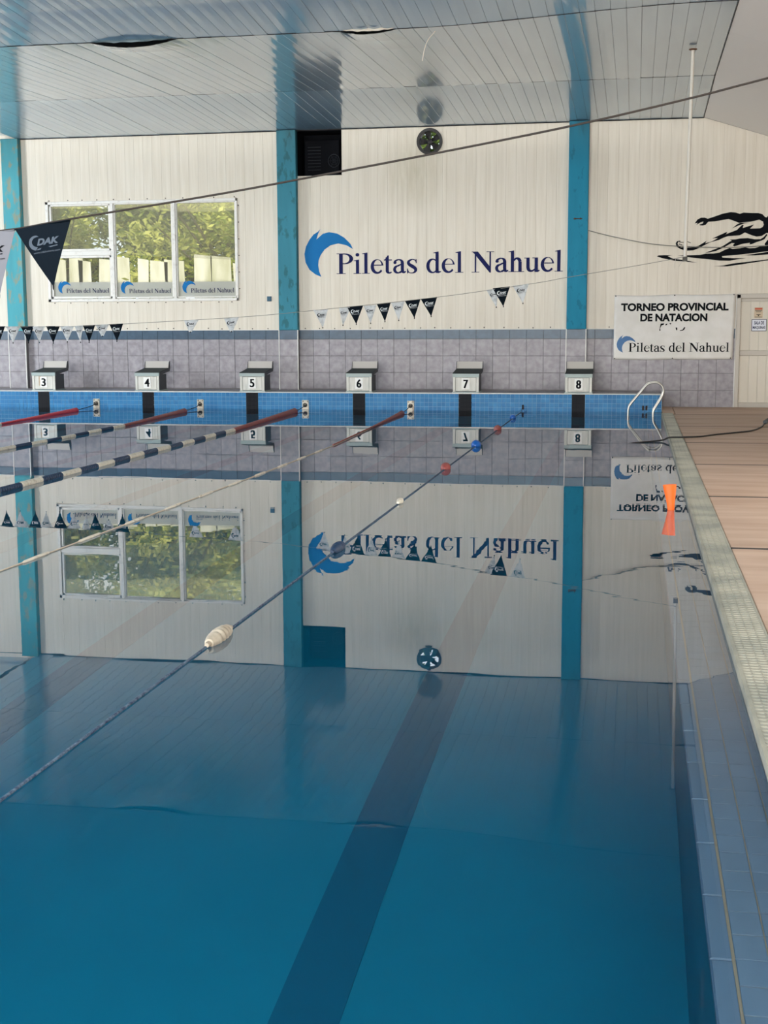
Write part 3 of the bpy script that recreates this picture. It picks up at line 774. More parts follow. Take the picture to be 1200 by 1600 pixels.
# ------------------------------------------------------------------ starting blocks
DIG = ['3', '4', '5', '6', '7', '8']; BX = [-12.10, -9.83, -7.595, -5.39, -3.25, -1.06]
def starting_blocks():
    def ob(name, mb, mat, par): return mb.build(name, mat, par)
    proto = None
    for i, (d, x) in enumerate(zip(DIG, BX)):
        lab = {'3': 'leftmost starting block, white front plate 3, rust streak on its face', '4': 'second starting block from the left, front plate 4',
               '5': 'third starting block from the left, left of the middle column foot, plate 5', '6': 'starting block right of the middle column foot, plate 6',
               '7': 'starting block midway between the middle and right columns, plate 7', '8': 'rightmost starting block in front of the right column, plate 8'}[d]
        if proto is None:
            o = empty('starting_block', (x, YP, .347)); proto = o
            b = MB(); b.bevbox(-.25, .25, .02, .46, .02, .335, .004); ob('body', b, M['steel_side'], o)
            ob('front_panel', MB().bevbox(-.20, .20, .008, .022, .03, .30, .004), M['steel_face'], o)
            for s in (-1, 1): ob('edge_strip', MB().bevbox(min(s*.205, s*.255), max(s*.205, s*.255), .002, .024, .02, .31, .004), M['steel_face'], o)
            ob('base_flange', MB().bevbox(-.27, .27, -.01, .48, 0, .022, .004), M['steel_lip'], o)
            def prism(x0, x1, P):
                mb = MB(); n = len(P); mb.v = [(x0, y, z) for y, z in P]+[(x1, y, z) for y, z in P]
                mb.f = [tuple(range(n))[::-1], tuple(range(n, 2*n))]+[(k, (k+1) % n, n+(k+1) % n, n+k) for k in range(n)]; return mb
            ob('platform_lip', prism(-.262, .262, [(-.012, .305), (-.012, .372), (.03, .380), (.03, .305)]), M['steel_lip'], o)
            ob('platform', prism(-.262, .262, [(.03, .318), (.03, .376), (.66, .458), (.66, .395)]), M['steel_side'], o)
            ob('tread', prism(-.262, .262, [(-.006, .3735), (-.006, .380), (.60, .4585), (.60, .452)]), M['tread'], o)
            ob('kick_plate', prism(-.262, .262, [(.585, .452), (.625, .595), (.64, .595), (.61, .452)]), M['board'], o)
            for s in (-1, 1): ob('kick_plate_bracket', prism(s*.262-.004, s*.262+.004, [(.56, .445), (.612, .58), (.66, .60), (.67, .44)]), M['steel_side'], o)
        else:
            o = proto.copy(); COL.objects.link(o); o.location = (x, YP, .347)
            for ch in kids:
                c = ch.copy(); COL.objects.link(c); c.parent = o
        if i == 0: kids = list(proto.children)
        tag(o, lab, 'starting block', 'starting blocks along the pool end')
        pl = MB().box(-.078, .078, .000, .007, .065, .285).build('number_plate', M['plate_white'], o)
        w = .085 if d != '4' else .095
        dg = font_text(d, -w/2, .09, -.0015, w, .165, .012); nv = len(dg.v); v0 = list(dg.v); f0 = list(dg.f)
        for kk, sh in enumerate((-.007, .007)):
            dg.v += [(x_+sh, y_-.0004*(kk+1), z_) for x_, y_, z_ in v0]; dg.f += [tuple(i+nv*(kk+1) for i in f) for f in f0]
        dg.build('digit', M['black_ink'], pl)
        if d == '3': MB().box(-.11, -.06, .005, .0075, .10, .30).build('rust_streak', pbr('rust_streak', S(170, 140, 104), .7, col2=S(184, 176, 160), nscale=12), o)
starting_blocks()

# ------------------------------------------------------------------ anchor plates and hooks on the end face
AX = [-10.945, -8.695, -6.49, -4.345]
def anchors():
    names = ['between blocks three and four', 'between blocks four and five', 'between blocks five and six', 'between blocks six and seven']
    for x, nm in zip(AX, names):
        o = empty('anchor_plate', (x, YP, .0)); tag(o, 'stained steel rope anchor plate on the mosaic '+nm, 'anchor', 'rope anchor plates')
        MB().bevbox(-.07, .07, -.012, .0, .0, .185, .003).build('plate', M['anchor'], o)
        for dx in (-.045, .045): MB().lathe([(0,.011),(.008,.011),(.012,.005)], (dx, -.012, .16), (0,-1,0), 8).build('bolt', M['darksteel'], o)
        MB().tube([(0+.035*math.cos(a), -.03-.02*math.sin(a/2), .085+.035*math.sin(a)) for a in [k*math.pi/6 for k in range(13)]], .009, 6).build('ring', M['darksteel'], o)
        MB().bevbox(-.03, .03, -.03, -.01, .05, .10, .004).build('hook_base', M['darksteel'], o)
    for x, lab in ((-2.13, 'dark steel rope hook on the mosaic right of block seven'), (.17, 'small rusty hook on the mosaic behind the ladder'), (.235, 'small rusty hook on the mosaic nearest the pool corner')):
        o = empty('rope_hook', (x, YP, .0)); tag(o, lab, 'hook')
        MB().bevbox(-.018, .018, -.014, 0, .03, .12, .003).build('plate', M['rust'], o)
        MB().tube([(0, -.014, .10), (0, -.05, .11), (0, -.08, .085), (0, -.07, .05), (0, -.04, .04)], .010, 6).build('hook', M['darksteel'], o)
anchors()

# ------------------------------------------------------------------ lane ropes
def ribbed(l, r, nr, groove=.82):
    P = [(0, r*.35)]; s = l/nr
    for i in range(nr):
        P += [(i*s+s*.06, r*groove), (i*s+s*.2, r), (i*s+s*.75, r), (i*s+s*.94, r*groove)]
    P += [(l, r*.35)]; return P
def lane_rope(x, xe, yred0, yred1, yend, label, r, rr0, redmat, first_white=True, endx=None):
    """x at the wall, xe at the near end of the red sleeve and beyond"""
    o = empty('lane_rope', (xe, yred1, 0)); tag(o, label, 'lane rope', 'lane ropes with floats')
    fx = lambda y: (x+(xe-x)*min(1, (YP-y)/(YP-yred1))-xe)
    # link and cord
    MB().tube([(fx(YP), YP-.06-yred1, .085), (fx(YP-.25), YP-.3-yred1, .05), (fx(yred0), yred0-yred1, .02)], .008, 6).build('link', M['darksteel'], o)
    MB().tube([(fx(yy), yy-yred1, .01) for yy in [yend+(yred0-yend)*k/12 for k in range(13)]], .008, 6).build('cord', M['rope_pale'], o)
    n = 24; P = []
    mb = MB(); L_ = yred0-yred1; rings = int(L_/.16)
    for i in range(rings+1):
        y = yred0-L_*i/rings; rad = rr0+(r-rr0)*(i/rings)**.6
        if i == 0: mbp = [(fx(y), y-yred1, .02)]
    pts = []; rad = []
    for i in range(rings*2+1):
        t = i/(rings*2); y = yred0-L_*t; rd = (rr0+(r-rr0)*t**.6)*(1.0 if i % 2 else .90)
        if i == 0: rd = rr0*.5
        pts.append((fx(y), y-yred1, .018)); rad.append(rd)
    MB().tube(pts, rad, 12).build('red_float_sleeve', redmat, o)
    y = yred1; k = 0; seg = .5
    wm = MB().lathe(ribbed(seg*.97, r, 5, .93), (0, 0, 0), (0, -1, 0), 12).mesh('white_float', M['white_float'])
    nm = MB().lathe(ribbed(seg*.97, r*.98, 9, .74), (0, 0, 0), (0, -1, 0), 12).mesh('navy_float', M['navy_float'])
    while y-seg > yend:
        put('white_float' if k % 2 == 0 else 'navy_float', wm if k % 2 == 0 else nm, o, (0, y-yred1, .012+.004*math.sin(k)))
        y -= seg; k += 1
    return o
lane_rope(-10.945, -10.62, 24.75, 21.0, 17.0, 'far left lane rope with a bright red sleeve, ending right of block three', .022, .060, M['red_new'])
lane_rope(-8.695, -8.36, 24.75, 20.9, 14.0, 'lane rope of white and navy floats with a thin red end right of block four', .029, .062, M['red_float'])
lane_rope(-6.49, -6.24, 24.9, 20.2, 10.6, 'thickest lane rope of white and navy floats with a long faded red end', .037, .074, M['red_float'])
def thin_rope():
    o = empty('lane_rope', (-4.1, 17.8, 0)); tag(o, 'thin pale lane rope with slim white floats, faded red end by block six', 'lane rope', 'lane ropes with floats')
    fx = lambda y: (-4.345+(.26)*min(1, (YP-y)/8.0)+4.1) if y > 15 else (-4.085-.10*min(1,(15-y)/7)+4.1)
    MB().tube([(fx(YP), YP-.06-17.8, .085), (fx(25.4), 25.3-17.8, .04), (fx(24.7), 24.7-17.8, .02)], .008, 6).build('link', M['darksteel'], o)
    ys = [4+(24.7-4)*k/40 for k in range(41)]
    MB().tube([(fx(y), y-17.8, .004) for y in ys], .0055, 6).build('cord', M['rope_pale'], o)
    pts = []; rad = []
    for i in range(60):
        t = i/59; y = 24.75-6.9*t; pts.append((fx(y), y-17.8, .016)); rad.append((.058+(.011-.058)*min(1, t*1.6)**.6)*(1 if i % 2 else .9) if i else .03)
    MB().tube(pts, rad, 10).build('red_float_sleeve', M['red_float'], o)
    m = MB().lathe([(0,.006),(.03,.011),(.2,.013),(.4,.011),(.43,.006)], (0,0,0), (0,-1,0), 10).mesh('slim_float', M['white_float'])
    y = 17.2
    while y > 5:
        put('slim_float', m, o, (fx(y-.2), y-17.8, .006)); y -= .92
thin_rope()
def ball_rope():
    o = empty('lane_rope', (-2.125, 12, 0)); tag(o, 'nearest blue lane rope with single spaced ball floats, ending in a thick white float', 'lane rope')
    ys = [.95+(25.8-.95)*k/80 for k in range(81)]
    MB().tube([(-2.13-.045*(y > 25.5)*0+2.125, y-12, .004+(.09 if y > 25.7 else .0)) for y in ys], .0066, 8).build('cord', M['rope_blue'], o)
    def ball(y, l, r, mat, nm, nr=0):
        n = 12; prof = []
        for k in range(n+1):
            t = k/n; rad = r*math.sin(math.pi*(0.06+.88*t))**.6
            if nr and (k % 2): rad *= .93
            prof.append((l*t, rad))
        MB().lathe([(-.02, .012)]+prof+[(l+.02, .012)], (0, y-12, .018), (0, -1, 0), 20).build(nm, mat, o)
    ball(23.8, .14, .055, M['blue_float'], 'blue_ball_float')
    ball(21.1, .16, .062, M['red_float'], 'red_ball_float')
    ball(18.2, .19, .068, M['blue_float'], 'blue_ball_float')
    ball(15.2, .19, .058, M['red_float'], 'red_ball_float')
    ball(12.15, .18, .032, M['white_float'], 'white_ball_float')
    n = 14
    def oval(y, l, r, mat, nm, ridges):
        prof = [(-.04, .012), (-.005, .016)]; m = 40
        for k in range(m+1):
            t = k/m; e = math.sin(math.pi*(0.10+.80*t))**.55; rad = r*e
            if t > .25: rad *= 1-.16*(.5+.5*math.cos(2*math.pi*ridges*t))
            prof.append((l*t, rad))
        prof += [(l+.005, .016), (l+.04, .012)]
        mb = MB().lathe([(t, q) for t, q in prof], (0, y-12-l, .014), (0, 1, 0), 24); mb.build(nm, mat, o)
    oval(9.56, .30, .045, M['navy_float'], 'navy_oval_float', 6)
    oval(6.72, .34, .047, M['oval_float'], 'white_oval_float', 6)
ball_rope()

# ------------------------------------------------------------------ pennant lines
FP = [('d',-10.394,1.659,-10.167,1.661,-10.281,1.403),('g',-10.156,1.658,-9.903,1.66,-10.03,1.395),('d',-9.897,1.657,-9.667,1.659,-9.763,1.398),
 ('g',-9.684,1.657,-9.472,1.658,-9.58,1.402),('d',-9.449,1.661,-9.216,1.66,-9.327,1.392),('g',-9.21,1.66,-8.972,1.659,-9.081,1.412),
 ('g',-8.953,1.662,-8.806,1.669,-8.86,1.404),('d',-8.806,1.669,-8.596,1.674,-8.719,1.405),('g',-8.596,1.678,-8.366,1.688,-8.472,1.462),
 ('d',-8.36,1.688,-8.12,1.697,-8.229,1.418),('g',-7.097,1.743,-6.851,1.756,-6.985,1.52),('g',-6.427,1.766,-6.183,1.793,-6.304,1.52),
 ('g',-4.963,1.892,-4.733,1.901,-4.822,1.624),('g',-4.552,1.925,-4.369,1.933,-4.497,1.662),('d',-4.426,1.939,-4.175,1.957,-4.279,1.675),
 ('g',-4.165,1.953,-3.962,1.965,-4.051,1.69),('d',-3.952,1.975,-3.736,1.997,-3.826,1.715),('g',-3.73,1.997,-3.519,2.015,-3.608,1.733),
 ('d',-3.507,2.021,-3.269,2.048,-3.367,1.766),('d',-3.259,2.048,-3.01,2.081,-3.103,1.79),('g',-2.251,2.178,-2.065,2.203,-2.096,1.924),
 ('d',-2.153,2.204,-1.893,2.23,-1.991,1.933),('g',-1.849,2.236,-1.609,2.266,-1.693,1.979)]
FLAB = ['small dark pennant cut by the left edge of the photo', 'small silver pennant in front of the foot of the peeling column', 'small dark pennant just right of the peeling column foot',
 'small silver pennant between two dark ones, just right of the peeling column foot', 'small dark pennant, third dark one from the left end of the left cluster', 'small silver pennant under the left window edge, left of the folded one',
 'narrow folded silver pennant in the left cluster', 'small dark pennant right after the narrow folded silver one', 'silver pennant with a turned-up tip, last silver one of the left cluster', 'rightmost dark pennant of the left cluster',
 'lone silver pennant with a blunt tip under the middle window pane', 'lone silver pennant with a dark top corner, under the right window pane',
 'silver pennant hanging alone below the painted crescent', 'twisted silver pennant half behind a dark one, below the letter P', 'leftmost dark pennant of the middle cluster, overlapping a silver one',
 'silver pennant between the first two dark ones of the middle cluster', 'second dark pennant of the middle cluster, between two silver ones', 'silver pennant just left of the two adjoining dark ones in the middle cluster',
 'left one of the two adjoining dark pennants in the middle cluster', 'rightmost dark pennant of the middle cluster', 'silver pennant half hidden behind the dark one of the right trio',
 'dark pennant in the middle of the right trio', 'rightmost silver pennant on the far line']
def cdak(cx, cz, w, ux, uz):
    """curved C, slanted capitals and a small address line, along direction (ux,uz); returns MB pieces in the XZ plane"""
    mb = MB(); k = w/100.0
    P = ring((24,12,24,22),(31,14,20,15),75,262,14)
    P += [[(24,-10),(88,-4),(88,-1),(26,-6)]]
    for p in P: mb.poly([(x, 0, y) for x, y in p])
    t = font_text('DAK', 26, 3, 0, 70, 20, .05, .35); n = len(mb.v); mb.v += t.v; mb.f += [tuple(n+i for i in f) for f in t.f]
    t = font_text('www.cdakstore.com', 10, -20, 0, 84, 6, .015); n = len(mb.v); mb.v += t.v; mb.f += [tuple(n+i for i in f) for f in t.f]
    mb.v = [(cx+((x-50)*ux-(y-2)*uz)*k, 0, cz+((x-50)*uz+(y-2)*ux)*k) for x, y_, y in [(v[0], v[1], v[2]) for v in mb.v]]
    return mb
PR = {}
def pennant(kind, xl, zl, xr, zr, xt, zt, Y, label, group, big=False, logo=True):
    cx = (xl+xr)/2; zt_ = (zl+zr)/2
    o = empty('pennant', (cx, Y, zt_)); tag(o, label, 'pennant', group)
    mb = MB(); n = 8; fold = .012 if not big else .010; ph = random.uniform(0, 6); dep = .0012
    def P(u, v, s=0):   # u 0..1 across, v 0..1 down
        ax, az = xl+(xr-xl)*u, zl+(zr-zl)*u
        x = ax+(xt-ax)*v; z = az+(zt-az)*v
        return (x-cx, fold*math.sin(u*5+ph)*(1-v)+fold*.8*math.sin(v*3+ph)-fold*.8*math.sin(ph)+s, z-zt_)
    blunt = .80 if 'blunt' in label or 'turned-up' in label or 'dark top' in label else .985
    for s in (0, dep):
        for j in range(n+1):
            for i in range(n+1): mb.v.append(P(i/n, blunt*j/n, s))
    q = (n+1)**2
    for j in range(n):
        for i in range(n):
            a = j*(n+1)+i; mb.f.append((a, a+1, a+n+2, a+n+1)); mb.f.append((q+a, q+a+n+1, q+a+n+2, q+a+1))
    for j in range(n):
        a = j*(n+1); mb.f.append((a, a+n+1, q+a+n+1, q+a)); a += n; mb.f.append((a, q+a, q+a+n+1, a+n+1))
    for i in range(n):
        mb.f.append((i, q+i, q+i+1, i+1)); a = n*(n+1)+i; mb.f.append((a, a+1, q+a+1, q+a))
    mb.smooth = True
    mb.build('cloth', M['flag_dark'] if kind == 'd' else (M['flag_near_grey'] if big else M['flag_grey']), o)
    # hem that wraps the line
    MB().tube([(P(i/4, 0)[0], 0, P(i/4, 0)[2]+.001) for i in range(5)], .0045 if not big else .004, 6).build('hem', M['flag_dark'] if kind == 'd' else (M['flag_near_grey'] if big else M['flag_grey']), o)
    tw = .4 if big else 1.0; MB().lathe([(0,.002*tw),(.006,.009*tw),(.018,.007*tw),(.024,.002*tw)], (xt-cx, P(.5,blunt)[1]-.001, P(.5,blunt)[2]+.006), (0,0,-1), 8).build('tip_weight', M['black_ink'], o)
    if logo:
        W_ = math.hypot(xr-xl, zr-zl); ux, uz = (xr-xl)/W_, (zr-zl)/W_
        c = P(.5, .33)
        lm = cdak(c[0], c[2], W_*.58 if not big else W_*.56, ux, uz)
        # lay it on the cloth
        hw = W_*.5
        def yy(x, z):
            v = min(.95, max(0, -z/max(.01, (zt_-zt)))); u = .5+(x-(xt-cx)*v)/(W_*max(.1, 1-v)); u = min(1, max(0, u)); return P(u, v)[1]
        lm.v = [(x, yy(x, z)-.0022, z) for x, _, z in lm.v]
        lm.build('printed_mark', (M['logo_grey'] if big else M['logo_white']) if kind == 'd' else M['black_ink'], o)
    return o
def pennant_lines():
    pts = [(-17.6,1.95),(-14,1.68),(-10.258,1.655),(-9.0,1.66),(-8.125,1.695),(-6.183,1.793),(-4.994,1.888),(-3.01,2.081),(-1.571,2.27),(-1.034,2.36),(.042,2.53),(.70,2.645)]
    o = MB().tube([(x, 20.4+.02*0, z) for x, _, z in [(p.x, 0, p.z) for p in catmull([(a, 0, b) for a, b in pts], 4)]], .0045, 6).build('pennant_line', M['cord_grey'])
    tag(o, 'thin grey cord carrying the small pennants, tied to the hanging pole', 'cord')
    for f, l in zip(FP, FLAB): pennant(f[0], *f[1:], 20.4, l, 'small pennants on the far line')
    k = 5.3/6.2; T = lambda x, z: (x*k, 1.625+(z-1.625)*k)
    near = [(1.9,3.0),(.544,2.698),(.219,2.625),(-.284,2.525),(-.866,2.427),(-1.47,2.332),(-1.957,2.258),(-2.727,2.154),(-3.014,2.112),(-3.3,2.094),(-4.2,2.06),(-5.5,2.1)]
    P = [T(*p) for p in near]
    o = MB().tube([(p.x, 5.3, p.z) for p in catmull([(a, 0, b) for a, b in P], 5)], .0042, 8).build('pennant_line', M['rope_dark'])
    tag(o, 'dark cord stretched across the foreground, carrying the large dark pennant', 'cord')
    a, b, c = T(-3.016, 2.109), T(-2.727, 2.151), T(-2.823, 1.829)
    pennant('d', *a, *b, *c, 5.3, 'large dark navy pennant in front of the window corner', 'large pennants on the near line', True)
    a, b, c = T(-3.304, 2.090), T(-3.02, 2.107), T(-3.104, 1.788)
    pennant('g', *a, *b, *c, 5.3, 'large grey pennant cut by the left edge of the photo', 'large pennants on the near line', True)
pennant_lines()

# ------------------------------------------------------------------ hanging pole, cables, thread
def hanging():
    o = empty('hanging_pole', (.71, 20.9, 5.70)); tag(o, 'slim white pole hanging from the ceiling, holding the far pennant cord', 'pole')
    MB().lathe([(0,.026),(3.0,.026),(3.04,.029),(3.085,.029)], (.035, 0, -.02), (-.035/3.07, 0, -1), 12).build('tube', M['pole'], o)
    MB().lathe([(0,.06),(.012,.06),(.02,.03)], (.035, 0, .0), (0,0,-1), 12).build('ceiling_plate', M['rust'], o)
    MB().bevbox(-.035, .035, -.03, .03, -3.10, -3.03, .004).build('clamp', M['darksteel'], o)
    MB().tube([(0,-.02,-3.05),(-.06,-.02,-3.02),(-.14,-.02,-3.06),(-.15,-.02,-3.2)], .003, 5).build('loose_string', M['pole'], o)
    MB().tube([(0,-.02,-3.05),(-.05,-.02,-3.12),(-.09,-.02,-3.18)], .003, 5).build('loose_string', M['pole'], o)
    c = MB().tube([tuple(p) for p in catmull([(-.96,26.85,3.50),(-.45,26.86,3.366),(.291,26.88,3.219),(1.023,26.9,3.159),(1.746,26.9,3.137),(2.461,26.9,3.163),(3.4,26.9,3.28),(4.6,26.95,3.6)], 5)], .009, 6).build('wall_cable', M['cord_grey'])
    tag(c, 'grey cable sagging across the swimmer mural from the right column', 'cable')
    t = MB().tube([tuple(p) for p in catmull([(-2.70,18.4,5.64),(-2.76,18.38,5.56),(-2.84,18.35,5.46),(-2.89,18.35,5.33),(-2.915,18.35,5.194)], 5)], .006, 5).build('loose_thread', M['pole'])
    tag(t, 'short white thread dangling from the ceiling', 'thread')
    h = MB().tube([tuple(p) for p in catmull([(-.12,18.95,-.03),(.0,18.96,-.006),(.12,19.0,.004),(.40,19.2,.02),(.50,19.25,.055),(.70,19.32,.058),(.95,19.55,.052),(1.204,19.965,.052),(1.5,20.35,.052),(1.771,20.775,.052),(1.984,21.59,.052),(2.1,22.3,.055),(2.35,23.3,.055),(3.0,24.0,.055),(3.9,24.2,.055)], 6)], .012, 8).build('deck_hose', M['hose'])
    tag(h, 'thin black hose lying across the grate and the brown deck', 'hose')
    c = MB().tube([tuple(p) for p in catmull([(2.10,22.3,.075),(2.2,22.6,.10),(2.35,22.9,.10),(2.5,23.0,.075)], 5)], .035, 8).build('hose_connector', M['steel_side'], h)
    p = MB().lathe([(0,.05),(.012,.05),(.014,.022),(.40,.022),(.42,.018)], (.87, 14.0, 5.735), (0,0,-1), 12).build('pipe_stub', M['pole'])
    tag(p, 'short pale pipe stub under the ceiling, seen only mirrored in the water', 'pipe')
    b = MB().bevbox(-.045, .045, -.03, 0, -.05, .05, .006).build('junction_box', M['bluebox'], loc=(-7.512, YW, 2.222)); tag(b, 'small blue junction box on the white wall left of the middle column', 'box')
hanging()

# ------------------------------------------------------------------ banner
def banner():
    x0, x1, z0, z1 = -.425, 1.905, .975, 2.243; Y = YW-.03
    o = empty('banner', (x0, Y, z0)); tag(o, 'white cloth banner reading TORNEO PROVINCIAL DE NATACION, hung beside the door', 'banner')
    nx, nz = 44, 26; mb = MB()
    def P(u, v):
        x = x0+(x1-x0)*u; z = z0+(z1-z0)*v
        sag = .018*math.sin(math.pi*((u*2) % 1)) if v > .5 else -.008*math.sin(math.pi*((u*2) % 1))
        z -= sag*(abs(v-.5)*2)**2*(1 if v > .5 else -1)
        z += .010*u*(1 if v > .5 else 1)
        x -= .03*u*(1-v)
        d = min(math.hypot((u-a)*1.8, v-b) for a, b in ((0,0),(.5,0),(1,0),(0,1),(.5,1),(1,1)))
        y = -.010-.012*math.sin(7*u+3*v)*min(1, d*3)-.010*math.sin(23*(u-1)+17*(v-1))*max(0, 1-2.0*math.hypot(u-1, v-1))-.004*math.sin(19*u-8*v)*min(1, d*2)
        return x-x0, y, z-z0
    for j in range(nz+1):
        for i in range(nx+1): mb.v.append(P(i/nx, j/nz))
    for j in range(nz):
        for i in range(nx): a = j*(nx+1)+i; mb.f.append((a, a+1, a+nx+2, a+nx+1))
    mb.smooth = True; cl = mb.build('cloth', M['banner'], o)
    sm = cl.modifiers.new('thickness', 'SOLIDIFY'); sm.thickness = .002; sm.offset = 1
    def onb(m):
        out = []
        for x, y, z in m.v:
            u = (x-x0)/(x1-x0); v = (z-z0)/(z1-z0); out.append((x-x0, P(u, v)[1]-.0045+(y), z-z0))
        m.v = out; return m
    t = font_text('TORNEO PROVINCIAL', -.295, 1.925, 0, 2.07, .155, .045); u = font_text('DE NATACION', .085, 1.72, 0, 1.29, .155, .045)
    n = len(t.v); t.v += u.v; t.f += [tuple(n+i for i in f) for f in u.f]; onb(t).build('heading_lettering', M['black_ink'], o)
    fr = MB()
    for cs in ([(395,372),(405,322),(432,320),(428,332),(412,336),(405,350)],[(395,368),(402,360),(405,375),(398,378)],[(442,325),(456,322),(452,334),(440,336)],[(470,320),(486,318),(478,330)],
               [(517,352),(530,352),(530,372),(522,372)],[(548,374),(570,368),(580,350),(590,350),(586,364),(572,376),(552,378)]):
        fr.poly([(-.56+x/4.8*.01236+.0, 0, 2.513-y/4.8*.01243) for x, y in cs])
    onb(fr).build('worn_lettering', M['black_ink'], o, label='worn remains of a third line of black lettering')
    onb(serif_text('Piletas del Nahuel', -.135, 1.125, 0, 1.95, 1.0)).build('name_lettering', M['black_ink'], o)
    onb(crescent(-.125, 1.13, 0, .145)).build('printed_crescent', M['banner_blue'], o)
    for a, b in ((0.01,.985),(.5,.985),(.985,.985),(0.01,.015),(.5,.015),(.985,.015)):
        p = P(a, b); MB().lathe([(0,.013),(.006,.013),(.008,.007)], (p[0], p[1]-.002, p[2]), (0,-1,0), 10).build('eyelet', M['darksteel'], o)
banner()

# ------------------------------------------------------------------ vent unit and fan
def vent():
    x0, x1, z0, z1 = -6.90, -5.95, 4.70, 5.60
    o = empty('ventilation_unit', ((x0+x1)/2, YW+.3, z0)); tag(o, 'dark recessed ventilation unit with a round grille, high beside the middle column', 'ventilation unit')
    cx, cy_0, cz = (x0+x1)/2, YW+.3, z0
    def L(m): m.v = [(a-cx, b-cy_0, c-cz) for a, b, c in m.v]; return m
    m = MB(); y0, y1 = YW-.004, YW+.62; t = .012
    m.box(x0, x0+t, y0, y1, z0, z1); m.box(x1-t, x1, y0, y1, z0, z1); m.box(x0, x1, y0, y1, z0, z0+t); m.box(x0, x1, y0, y1, z1-t, z1); m.box(x0, x1, y1, y1+.02, z0, z1)
    L(m).build('recess_lining', M['hvac'], o)
    L(MB().bevbox(x0+.10, x1-.10, YW+.28, YW+.6, z0+.02, z1-.15, .02)).build('casing', M['hvac'], o)
    gx, gz = -6.17, 5.02
    L(MB().tube([(gx+.12*math.cos(a), YW+.27, gz+.13*math.sin(a)) for a in [k*math.pi/12 for k in range(25)]], .007, 6)).build('grille_ring', M['hvac2'], o)
    for r in (.04, .08): L(MB().tube([(gx+r*math.cos(a), YW+.272, gz+r*math.sin(a)) for a in [k*math.pi/12 for k in range(25)]], .003, 5)).build('grille_ring', M['hvac2'], o)
    for k in range(6):
        a = k*math.pi/3; L(MB().tube([(gx, YW+.272, gz), (gx+.12*math.cos(a), YW+.272, gz+.13*math.sin(a))], .003, 5)).build('grille_spoke', M['hvac2'], o)
    for k in range(8): L(MB().box(-6.72, -6.45, YW+.26, YW+.275, 4.84+k*.065, 4.848+k*.065)).build('louvre', M['hvac2'], o)
def fan():
    x, z = -4.14, 5.31
    o = empty('exhaust_fan', (x, YW+.06, z)); tag(o, 'round black exhaust fan with five blades set high in the white wall', 'fan')
    m = MB(); n = 40
    for k in range(n):
        a, b = 2*math.pi*k/n, 2*math.pi*(k+1)/n
        for (r0, ya), (r1, yb) in (((.262,-.09),(.205,-.09)), ((.205,-.09),(.205,.08)), ((.262,.08),(.262,-.09)), ((.262,-.09),(.262,-.09))):
            m.poly([(r0*math.cos(a),ya,r0*math.sin(a)),(r0*math.cos(b),ya,r0*math.sin(b)),(r1*math.cos(b),yb,r1*math.sin(b)),(r1*math.cos(a),yb,r1*math.sin(a))])
    m.build('housing_ring', M['fan'], o)
    MB().lathe([(0,.02),(.01,.05),(.06,.055),(.10,.05)], (0,-.04,0), (0,1,0), 16).build('hub', M['fan'], o)
    for k in range(5):
        a = math.pi/2+.25+k*2*math.pi/5; ca, sa = math.cos(a), math.sin(a); b = MB()
        for r, w in ((.04,.028),(.12,.052),(.20,.066)):
            for s, dy in ((-1,-.015),(1,.015)): b.v.append((r*ca-s*w*sa, dy, r*sa+s*w*ca))
            for s, dy in ((-1,-.010),(1,.020)): b.v.append((r*ca-s*w*sa, dy, r*sa+s*w*ca))
        for i in range(2):
            q = i*4; b.f += [(q,q+1,q+5,q+4),(q+2,q+6,q+7,q+3),(q,q+4,q+6,q+2),(q+1,q+3,q+7,q+5)]
        b.f += [(0,2,3,1),(8,9,11,10)]
        b.build('blade', M['fan'], o)
vent(); fan()

# ------------------------------------------------------------------ ladder
def ladder():
    o = empty('pool_ladder', (.3, 24.75, -.06)); tag(o, 'curved stainless steel pool ladder at the far right corner of the pool', 'ladder')
    prof = [(.345,-.06),(.345,.06),(.365,.13),(.455,.285),(.515,.42),(.512,.50),(.48,.565),(.41,.61),(.32,.612),(.23,.58),(.12,.45),(-.065,.215),(-.095,.15),(-.105,.05),(-.105,-.35),(-.105,-.95)]
    for y in (24.55, 25.05):
        MB().tube([(p.x-.3, y-24.75, p.z+.06) for p in catmull([(a, 0, b) for a, b in prof], 7)], .0165, 12).build('rail', M['chrome'], o)
        MB().lathe([(0,.045),(.01,.045),(.025,.026)], (.045, y-24.75, .0), (0,0,1), 14).build('foot_collar', M['chrome'], o)
    for z in (-.28, -.55, -.82):
        MB().bevbox(-.455, -.365, -.19, .29, z+.045, z+.065, .006, front='z').build('step', M['chrome'], o)
ladder()

# ------------------------------------------------------------------ orange float
def orange():
    o = empty('orange_float', (.345, 12.0, 0)); tag(o, 'bright orange waisted plastic float standing upright in the water by the grate', 'float')
    m = MB(); n = 20; P = [(-.03,.026,.012,0),(0,.030,.016,0),(.06,.036,.022,-.003),(.13,.046,.027,-.008),(.19,.056,.030,-.014),(.226,.060,.032,-.017),(.222,.055,.028,-.017),(.14,.04,.018,-.008)]
    for z, rx, ry, dx in P:
        for k in range(n):
            a = 2*math.pi*k/n; m.v.append((dx+rx*math.cos(a), ry*math.sin(a), z+.005*math.cos(a)*(z > .1)))
    for i in range(len(P)-1):
        for k in range(n): l = (k+1) % n; m.f.append((i*n+k, i*n+l, (i+1)*n+l, (i+1)*n+k))
    m.f.append(tuple(range(n))[::-1]); m.f.append(tuple((len(P)-1)*n+k for k in range(n)))
    m.smooth = True; m.build('body', M['orange'], o)
orange()

